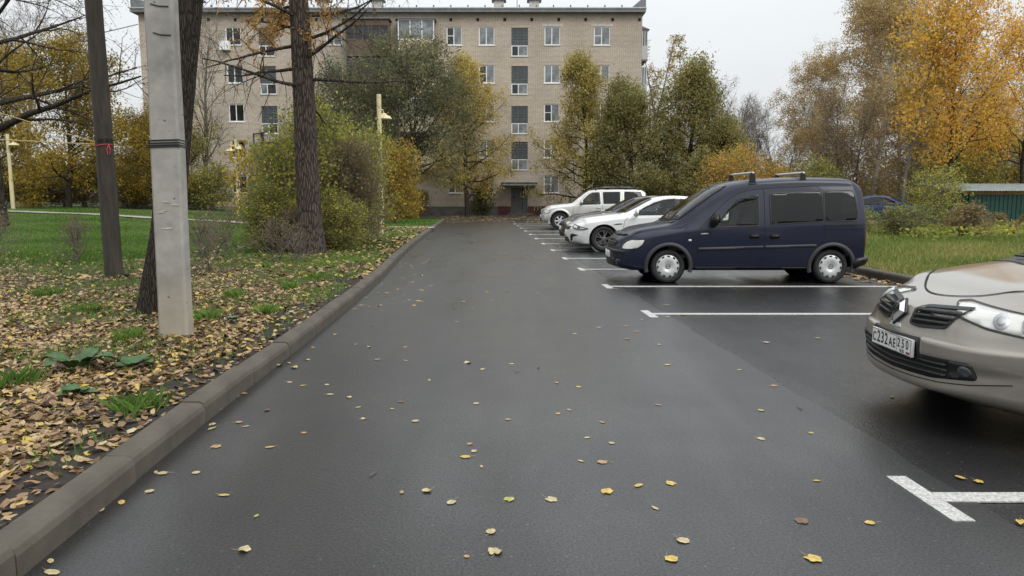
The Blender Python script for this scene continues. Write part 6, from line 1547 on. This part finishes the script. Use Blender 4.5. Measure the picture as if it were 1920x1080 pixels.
tag(MB().tube(sag((-28, 57.9, 14.2), (-60, 62, 10.5), .6), .03, 4).build("cable", "wire_black"), "overhead cable leaving the left corner of the brick block", "cable")

def lamp_post(label, x, y, H, heads, r=.085, zb=None):
    z = float(lawn_h(x, y)) if zb is None else zb
    o = thing("street_lamp", label, "lamp", (x, y, z)); H -= z
    MB().tube([(0, 0, -.3), (0, 0, H * .42)], r * 1.06, 14).build("post", "lamp_cream", o)
    MB().tube([(0, 0, H * .42 - .01), (0, 0, H)], r * .92, 14).build("post_top", "lamp_cream", o)
    for (dx, dy, hz) in heads:
        h = MB(); h.lathe([(.03, .13), (.07, .12), (.10, .06), (.20, .03), (.27, -.06), (.275, -.08), (.255, -.075), (.18, .0), (.03, .02)], 24, (dx, dy, hz - z))
        hd = h.build("lamp_shade", "lamp_cream", o, sm=True)
        MB().tube([(0, 0, hz - z + .22), (dx * .7, dy * .7, hz - z + .24), (dx, dy, hz - z + .10)], .022, 8).build("bracket", "lamp_cream", o)
        MB().lathe([(.002, -.11), (.05, -.09), (.06, -.04), (.05, .0)], 14, (dx, dy, hz - z)).build("bulb", "lamp_white", hd, sm=True)
    return o
lamp_post("tall cream lamp post with a single dish shade right of the larch", -4.53, 26.0, 4.88, [(.13, .22, 4.15)])
lamp_post("cream lamp post with one dish shade at the far left of the lawn", -27.9, 42.0, 4.85, [(.36, -.05, 4.30)], .10)
t = lamp_post("cream lamp post with two dish shades in front of the brick wall", -16.4, 45.0, 4.82, [(-.28, -.08, 4.15), (.26, -.1, 4.25)], .085)
MB().box(-.35, .35, -.03, .03, 4.05, 4.11).build("cross_arm", "lamp_cream", t)

# green sheet-metal garage behind the bushes
gx0, gx1, gy = 20.0, 31.0, 33.0; gz = float(right_h(22, 33)) - .1
ga = thing("garage", "low dark green corrugated garage with pale sheet roof among the bushes", "garage", (gx0, gy, gz))
prof = []
x = 0.0
while x < gx1 - gx0:
    prof += [(x, 0), (x + .05, 0), (x + .07, -.03), (x + .12, -.03), (x + .14, 0)]; x += .19
V = []; F = []
for (a, b) in prof: V += [(a, b, 0), (a, b, 1.42 - gz + .1)]
for i in range(len(prof) - 1): F.append((2 * i, 2 * i + 2, 2 * i + 3, 2 * i + 1))
link("front_wall", mesh_vf("front_wall", V, F, "fence_green"), ga)
Hh = 1.42 - gz + .1
MB().prism([(0, 0), (3.6, 0), (3.6, Hh + .30), (0, Hh)], 0.0, .05, 'yz').build("side_wall", "fence_green", ga)
MB().box(-.1, gx1 - gx0, -.03, .02, Hh + .002, Hh + .14).build("eaves_board", "wood_plank", ga)
V = []; F = []; k = 0
for i, xx in enumerate(np.arange(-.35, gx1 - gx0 + .2, .045)):
    zz = .018 * math.sin(i * 2.1); V += [(xx, -.35, Hh + .15 + zz), (xx, 3.8, Hh + .52 + zz)]
for i in range(len(V) // 2 - 1): F.append((2 * i, 2 * i + 2, 2 * i + 3, 2 * i + 1))
link("roof_sheet", mesh_vf("roof_sheet", V, F, "roof_sheet", True), ga)
for (xx, c) in ((2.55, 0), (4.4, 0)): MB().box(xx, xx + .32, -.06, -.032, Hh - .09, Hh - .0).build("sign_scrap", "wood_plank", ga)

# ------------------------------------------------------------------ grass, litter, leaves, plants
leafmat("grass_green", [(0.0, (.030, .062, .010)), (.4, (.062, .115, .020)), (.75, (.105, .165, .035)), (1.0, (.20, .20, .07))], trans=.45, gain=1.9)
leafmat("grass_dry", [(0.0, (.050, .090, .016)), (.35, (.105, .150, .030)), (.65, (.185, .190, .055)), (1.0, (.36, .27, .13))], trans=.4, gain=1.5)
leafmat("litter", [(0.0, (.025, .016, .010)), (.2, (.085, .048, .026)), (.40, (.20, .125, .065)), (.6, (.34, .225, .12)), (.8, (.48, .36, .20)), (.92, (.52, .37, .11)), (1.0, (.50, .38, .07))], trans=.12, rough=.5, gain=1.0)
mat("leaf_pale", (.42, .35, .19), .45, var=.28, scale=40, bump=.3, bscale=60); mat("leaf_gold", (.50, .35, .09), .45, var=.3, scale=30, bump=.3, bscale=60)
mat("leaf_tan", (.36, .23, .11), .45, var=.35, scale=40, bump=.3, bscale=60); mat("leaf_wet_brown", (.13, .07, .035), .35, var=.4, scale=40, bump=.3, bscale=60); mat("leaf_lime", (.34, .33, .09), .45, var=.3, scale=30)
mat("plant_green", (.045, .105, .030), .5, var=.3, scale=14, bump=.5, bscale=25); mat("plant_greyish", (.11, .16, .10), .6, var=.25, scale=14)

def blades(name, rng, X, Y, Z, h, w, m, lean=.5):
    N = len(X); a = rng.uniform(0, 6.283, N); hh = h * rng.uniform(.5, 1.3, N); ln = rng.uniform(.1, lean, N) * hh; b = rng.uniform(0, 6.283, N)
    ww = w * rng.uniform(.6, 1.3, N)
    p = np.stack([X, Y, Z - .01], 1); s = np.stack([np.cos(a) * ww, np.sin(a) * ww, 0 * a], 1); l = np.stack([np.cos(b) * ln, np.sin(b) * ln, hh], 1)
    V = np.stack([p - s, p + s, p + l * np.array([.45, .45, .62]) + s * .7, p + l], 1).reshape(-1, 3)
    i = np.arange(N)[:, None] * 4; F = np.concatenate([i + np.array([[0, 1, 2]]), i + np.array([[0, 2, 3]])], 1).reshape(-1, 3)
    val = np.clip(.45 + .30 * vnoise(X, Y, .55, 3) + rng.normal(0, .16, N), 0, 1)
    return mesh_np(name, V, F, m, False, np.repeat(val, 4))
rng = np.random.default_rng(77)
# lawn on the left
N = 170000; Y = 14.5 + 30 * rng.uniform(0, 1, N) ** 1.25; X = xl(Y) - .2 - (Y * .78 + 3) * rng.uniform(0, 1, N)
pth = np.abs(Y - pchip(PATH, X)) < .62
edge = sstep(14.8, 17.2, Y + .9 * vnoise(X, Y, .9, 8) + .25 * (X + 6) * (X > -6)) 
ok = ~pth & (rng.uniform(0, 1, N) < np.maximum(edge, .06))
X, Y = X[ok], Y[ok]
tag(link("lawn_grass", blades("lawn_grass", rng, X, Y, lawn_h(X, Y), .055 + .05 * np.clip(vnoise(X, Y, .8, 5) + .3, 0, 1), .0045 + .00042 * Y, "grass_green")), "green lawn grass left of the road", "grass", kind="stuff")
# thin grass between the fallen leaves
N = 60000; Y = 3.5 + 14 * rng.uniform(0, 1, N); X = xl(Y) - .25 - 12 * rng.uniform(0, 1, N) ** 1.3
pr_ = sstep(.0, .6, vnoise(X, Y, 1.3, 12) + .06 * (Y - 7)) * .9 + .16; ok = rng.uniform(0, 1, N) < pr_
X, Y = X[ok], Y[ok]
tag(link("verge_grass", blades("verge_grass", rng, X, Y, lawn_h(X, Y) + .012, .075, .0035 + .0003 * Y, "grass_green")), "thin grass growing through the leaf litter", "grass", kind="stuff")
# rough grass on the right
N = 120000; Y = 6 + 26 * rng.uniform(0, 1, N); X = xr(Y) + .2 + (4 + Y * .55) * rng.uniform(0, 1, N)
tag(link("rough_grass", blades("rough_grass", rng, X, Y, right_h(X, Y), .12 + .08 * np.clip(vnoise(X, Y, .7, 9), 0, 1), .0055 + .0004 * Y, "grass_dry", .7)), "rough yellowing grass right of the parking bays", "grass", kind="stuff")
# nettle-like ground cover
N = 9000; Y = rng.uniform(14, 27, N); X = xr(Y) + 3.5 + 12 * rng.uniform(0, 1, N); ok = rng.uniform(0, 1, N) < sstep(.05, .6, vnoise(X, Y, .45, 21) + .06 * (X - 12)); X, Y = X[ok], Y[ok]
C = np.stack([X, Y, right_h(X, Y) + rng.uniform(.05, .38, len(X))], 1); V, F = leaf_quads(rng, C, .13, .7, 0, .6)
tag(link("ground_cover", mesh_np("ground_cover", V, F, "leaf_shrub", False, np.repeat(clump_value(rng, C), 4))), "low nettle like ground cover at the edge of the rough grass", "plants", kind="stuff")

# leaf shapes: outline, curl, stalk
def leaf_outline(kind, n=14):
    out = []
    for k in range(n):
        a = 2 * math.pi * k / n; r = 1.0
        if kind == 0: r = .92 + .10 * math.cos(a) - .16 * math.exp(-((a - math.pi) / .35) ** 2)          # round lime leaf
        elif kind == 1: r = 1 / math.sqrt((math.cos(a) / 1.25) ** 2 + (math.sin(a) / .72) ** 2) * (1 + .08 * math.cos(a))   # birch
        else: r = .80 + .22 * abs(math.cos(2.5 * a)) - .22 * math.exp(-((a - math.pi) / .3) ** 2)        # lobed
        out.append((r * math.cos(a) * (1 + .05 * math.sin(k * 5.3)), r * math.sin(a) * (1 + .06 * math.sin(k * 3.7 + kind))))
    return out
def leaf_mesh(name, kind, size, curl, m, stalk=True, seed=0):
    r = random.Random(seed); o = [(x * r.uniform(.84, 1.06), y * r.uniform(.84, 1.06) * sq) for sq in (r.uniform(.72, 1.0),) for x, y in leaf_outline(kind, 18)]; V = [(0, 0, size * .02)]; F = []
    bx, by, tw = r.uniform(-1, 1), r.uniform(-1, 1), r.uniform(-1, 1)
    for s in (.55, 1.0):
        for (x, y) in o: V.append((x * size * s, y * size * s, size * (.03 + s * s * curl * (.55 * x * x * bx + .55 * y * y * (.6 + by) + .4 * x * y * tw + .12 * r.uniform(-1, 1)))))
    n = len(o); mz = min(v[2] for v in V); V = [(a, b, c - mz + .002) for a, b, c in V]
    for k in range(n):
        k2 = (k + 1) % n; F.append((0, 1 + k, 1 + k2)); F.append((1 + k, 1 + n + k, 1 + n + k2, 1 + k2))
    b = MB(); b.add(V, F)
    if stalk:
        z = V[1 + n + n // 2][2]; b.tube([(-size * .75, 0, max(.003, z)), (-size * 1.3, size * .12, .006), (-size * 1.75, size * .3, .008)], size * .028, 3)
    return mesh_vf(name, b.V, b.F, m, True)
LM = ["leaf_pale", "leaf_gold", "leaf_tan", "leaf_wet_brown", "leaf_lime"]
LAB = {"leaf_pale": "pale cream fallen leaf", "leaf_gold": "golden yellow fallen leaf", "leaf_tan": "tan brown fallen leaf", "leaf_wet_brown": "dark wet brown fallen leaf", "leaf_lime": "lime yellow fallen leaf"}
LMESH = {}
for m in LM:
    for k in range(6):
        for c, cu in ((0, .05), (1, .6)): LMESH[m, k, c] = leaf_mesh("fallen_leaf", k % 3, .033 * (1, .8, 1.15)[k % 3], cu, m, True, k * 7 + c + LM.index(m) * 3)
lr = random.Random(12)
def fallen(x, y, m=None, s=1.0, z=.002, where="wet asphalt", curl=None):
    m = m or lr.choices(LM, (5, 3, 3, 1, 1))[0]; k = lr.choice((0, 3, 1, 4, 2, 5)); c = curl if curl is not None else (1 if lr.random() < .14 else 0)
    o = link("fallen_leaf", LMESH[m, k, c], None, (x, y, z)); q = s * lr.uniform(.75, 1.15)
    o.scale = (q, q, q); o.rotation_euler = (lr.uniform(-.04, .04), lr.uniform(-.04, .04), lr.uniform(0, 6.283))
    tag(o, LAB[m] + (", curled up" if c else ", lying flat") + " on the " + where, "leaf", "fallen leaves on the " + where); return o
def groundpt(px, py, z0=0.0):
    a = math.atan((py - 540) / 1400) + R(7.04); Yg = (1.456 - z0) / math.tan(a); return (px - 960) / 1400 * (Yg * math.cos(R(7.04)) + (1.456 - z0) * math.sin(R(7.04))), Yg
# the leaves one can pick out on the road
SPOTS = [(419, 929, 1, 1), (507, 839, 1, .9), (318, 832, 1, .9), (570, 812, 2, .7), (681, 786, 0, .9), (292, 886, 0, .8), (305, 888, 0, .8), (368, 887, 0, .8), (280, 922, 0, 1), (228, 943, 1, 1), (190, 956, 0, .9), (480, 969, 4, .7), (458, 1032, 0, .8), (95, 1053, 0, .8),
         (97, 1074, 0, 1.3), (920, 998, 0, 1), (928, 1036, 0, 1), (876, 1044, 2, .5), (801, 921, 0, .9), (847, 942, 0, 1), (753, 924, 2, .8), (873, 857, 1, .9), (881, 833, 2, .6), (889, 846, 0, .8), (903, 875, 0, .6), (955, 937, 4, .7), (1033, 937, 0, .8), (1138, 922, 1, .9),
         (1197, 911, 1, .9), (1258, 907, 1, .8), (1147, 831, 0, .8), (1130, 867, 2, .8), (1128, 792, 2, 1), (1046, 776, 1, .8), (1067, 769, 0, .8), (953, 787, 2, .6), (779, 790, 0, 1), (893, 757, 0, .9), (877, 681, 0, .9), (1044, 718, 1, .9), (805, 713, 0, .8), (1101, 821, 0, .7),
         (1089, 865, 0, .7), (1228, 953, 0, .7), (1280, 1014, 0, 1), (1525, 1048, 1, 1), (1258, 1048, 1, .9), (1503, 978, 3, 1.1), (1532, 902, 1, .8), (1632, 981, 1, .8), (1426, 823, 0, .8), (1520, 812, 4, .7), (1427, 770, 4, .6), (1386, 694, 0, .8), (1176, 636, 2, .9), (1437, 642, 0, .8),
         (1533, 634, 0, .8), (461, 800, 0, .8), (543, 717, 0, .9), (618, 740, 0, .8), (655, 746, 0, .7), (405, 838, 2, .8), (398, 796, 0, .8), (520, 686, 0, 1.2), (545, 650, 1, .9), (613, 722, 0, .8), (735, 767, 0, .7), (1801, 896, 1, .9), (1835, 903, 1, .9), (1912, 980, 1, .8), (440, 745, 0, 1.3), (455, 738, 2, 1.2), (410, 770, 0, 1.1)]
for (a, b, mi, s) in SPOTS:
    x, y = groundpt(a, b); fallen(x, y, LM[mi], s * 1.0)
for i in range(75):                       # along the kerb foot and down the road
    y = lr.uniform(4.5, 19) if lr.random() < .8 else lr.uniform(19, 32); x = float(xl(y)) + .05 + abs(lr.gauss(0, .28 + .012 * y)); fallen(x, y)
for i in range(62):
    y = 5 + 22 * lr.random() ** 1.2; x = lr.uniform(float(xl(y)) + .3, float(xt(y)) + 1.2); fallen(x, y, s=.9)
for i in range(88):                       # largest leaves in the litter beside the kerb
    y = 3.0 + 5.5 * lr.random() ** 1.4; x = float(xl(y)) - .18 - 2.6 * lr.random() ** 1.2
    o = fallen(x, y, lr.choices(LM, (5, 2, 6, 2, 1))[0], .95, float(lawn_h(x, y)) + .05, "littered verge"); o.rotation_euler.x += lr.uniform(-.2, .2); o.rotation_euler.y += lr.uniform(-.2, .2)
def litter(name, X, Y, Z, size, label, tilt=.28):
    N = len(X); o = np.array(leaf_outline(1, 7)); n = 7
    s = size * rng.uniform(.6, 1.3, N); a = rng.uniform(0, 6.283, N); cu = rng.uniform(-.35, .5, N); tw = rng.normal(0, .25, N)
    loc = np.zeros((N, n + 1, 3)); loc[:, 1:, 0] = o[None, :, 0]; loc[:, 1:, 1] = o[None, :, 1]
    loc[:, 1:, 2] = cu[:, None] * (o[None, :, 1] ** 2) + tw[:, None] * o[None, :, 0] * o[None, :, 1] * .6 + .15 * (o[None, :, 0] ** 2) * rng.normal(0, 1, N)[:, None] + .12 * rng.normal(0, 1, (N, n))
    loc *= s[:, None, None]
    tx, ty = rng.normal(0, tilt, N), rng.normal(0, tilt, N)
    z = loc[:, :, 2] + loc[:, :, 0] * tx[:, None] + loc[:, :, 1] * ty[:, None]
    x = loc[:, :, 0] * np.cos(a)[:, None] - loc[:, :, 1] * np.sin(a)[:, None]; y = loc[:, :, 0] * np.sin(a)[:, None] + loc[:, :, 1] * np.cos(a)[:, None]
    V = np.stack([x + X[:, None], y + Y[:, None], z + Z[:, None]], -1).reshape(-1, 3)
    i = np.arange(N)[:, None, None] * (n + 1); tri = np.array([[0, 1 + k, 1 + (k + 1) % n] for k in range(n)])[None]
    val = np.clip(.52 + .16 * vnoise(X, Y, 1.7, 2) + rng.normal(0, .27, N), 0, 1)
    return tag(link(name, mesh_np(name, V, (i + tri).reshape(-1, 3), "litter", True, np.repeat(val, n + 1))), label, "leaves", kind="stuff")
N = 76000; Y = 2.3 + 15.5 * rng.uniform(0, 1, N) ** 1.25; X = xl(Y) - .16 - (1.5 + Y * .72) * rng.uniform(0, 1, N)
d = xl(Y) - X; soil = np.where((Y < 12.5) & (d < .48 + .14 * np.sin(Y * 1.7)), .30, 1.0)
pr_ = soil * (1 - .78 * sstep(6.5, 15, Y + vnoise(X, Y, .9, 31))) * (1 - .8 * sstep(.25, .8, vnoise(X, Y, 1.3, 12) + .03 * (Y - 7)))
ok = rng.uniform(0, 1, N) < pr_; X, Y = X[ok], Y[ok]
litter("leaf_litter", X, Y, lawn_h(X, Y) + .02 + rng.uniform(0, .024, len(X)), .0265, "thick brown leaf litter covering the verge beside the kerb")
N = 2600; Y = rng.uniform(12, 33, N); X = xl(Y) - .2 - 5 * rng.uniform(0, 1, N) ** 2
litter("lawn_leaves", X, Y, lawn_h(X, Y) + .05, .045, "scattered tan leaves on the grass near the larch")
N = 1500; Y = rng.uniform(41, 56, N); X = rng.uniform(-4.5, 6, N)
litter("driveway_leaves", X, Y, np.full(N, .012), .05, "fallen leaves strewn over the drive before the entrance", .1)
N = 500; Y = rng.uniform(11, 20, N); X = xr(Y) - .02 - np.abs(rng.normal(0, .22, N))
litter("gutter_leaves", X, Y, np.full(N, .012), .04, "tan leaves gathered along the kerb behind the van", .15)

# broad leaved weeds and tufts
def rosette(name, label, x, y, n, size, m, up=.35, seed=1):
    r = random.Random(seed); o = thing(name, label, "plant", (x, y, float(lawn_h(x, y))))
    for i in range(n):
        a = i * 2.4 + r.uniform(-.3, .3); s = size * r.uniform(.6, 1.1); b = MB(); W = []; nn = 7
        L_ = s * 1.75; st = s * r.uniform(.3, .9)
        V = []; F = []
        for k in range(nn + 1):
            t = k / nn; w = s * 1.0 * math.sin(math.pi * min(1, t * .90 + .10)) ** .55 * (1.1 - .45 * t); xx = st + L_ * t; zz = up * s * 2.2 * math.sin(t * 1.9 + .35) + .03
            for q in (-1, -.5, 0, .5, 1): V.append((xx, q * w + .04 * s * math.sin(k * 2 + q * 3), zz + abs(q) * s * .22 + .03 * s * math.sin(k * 3.1 + q * 5)))
        for k in range(nn):
            for q in range(4): F.append((k * 5 + q, k * 5 + q + 1, (k + 1) * 5 + q + 1, (k + 1) * 5 + q))
        b.add(V, F); b.tube([(0, 0, -.02), (st * .6, 0, up * s * .5), (st, 0, V[2][2])], s * .04, 5)
        lo = link("leaf", mesh_vf("leaf", b.V, b.F, m, True), o); lo.rotation_euler = (0, r.uniform(-.25, .15), a)
    return o
x, y = groundpt(150, 705, .1); rosette("burdock_plant", "broad leaved green burdock in the leaf litter left of the concrete pole", x, y, 9, .10, "plant_green", .5, 3)
x, y = groundpt(245, 700, .1); rosette("burdock_plant", "smaller burdock with two wide dark leaves close to the concrete pole", x, y, 5, .085, "plant_green", .25, 8)
x, y = groundpt(140, 748, .1); rosette("weed_plant", "low bright green weed below the burdock", x, y, 8, .06, "plant_green", .2, 5)
def tuft(name, label, x, y, n, h, m, seed, grp=None):
    g = np.random.default_rng(seed); X = x + g.normal(0, h * .5, n); Y_ = y + g.normal(0, h * .5, n)
    me = blades(name, g, X, Y_, lawn_h(X, Y_), h, .006, m, 1.1); return tag(link(name, me), label, "plant", grp)
x, y = groundpt(437, 612, .1); rosette("wormwood_plant", "grey green feathery weed on the soil beside the kerb", x, y, 26, .035, "plant_greyish", .8, 6)
for i, (a, b) in enumerate([(262, 775), (245, 640), (545, 545), (500, 590), (30, 730), (590, 525), (390, 600), (90, 560), (440, 560), (160, 590)]):
    x, y = groundpt(a, b, .1); tuft("grass_tuft", "green grass tuft standing out of the littered verge", x, y, 170, .13, "grass_green", 40 + i, "grass tufts on the verge")

# small dark twigs dropped on the road
for i, (a, b, L_) in enumerate([(970, 697, .07), (1500, 766, .09), (950, 548, .08), (700, 891, .07), (1010, 690, .05)]):
    x, y = groundpt(a, b); r = random.Random(60 + i); an = r.uniform(0, 3.1)
    P = [(x + L_ * k * math.cos(an) + r.uniform(-.008, .008), y + L_ * k * math.sin(an) + r.uniform(-.008, .008), .006 + .004 * r.random()) for k in (-.5, -.15, .2, .5)]
    tag(MB().tube(P, [.004, .0035, .003, .002], 5).build("twig", "bark_twig"), "small bent twig lying on the wet asphalt", "twig", "twigs on the asphalt")
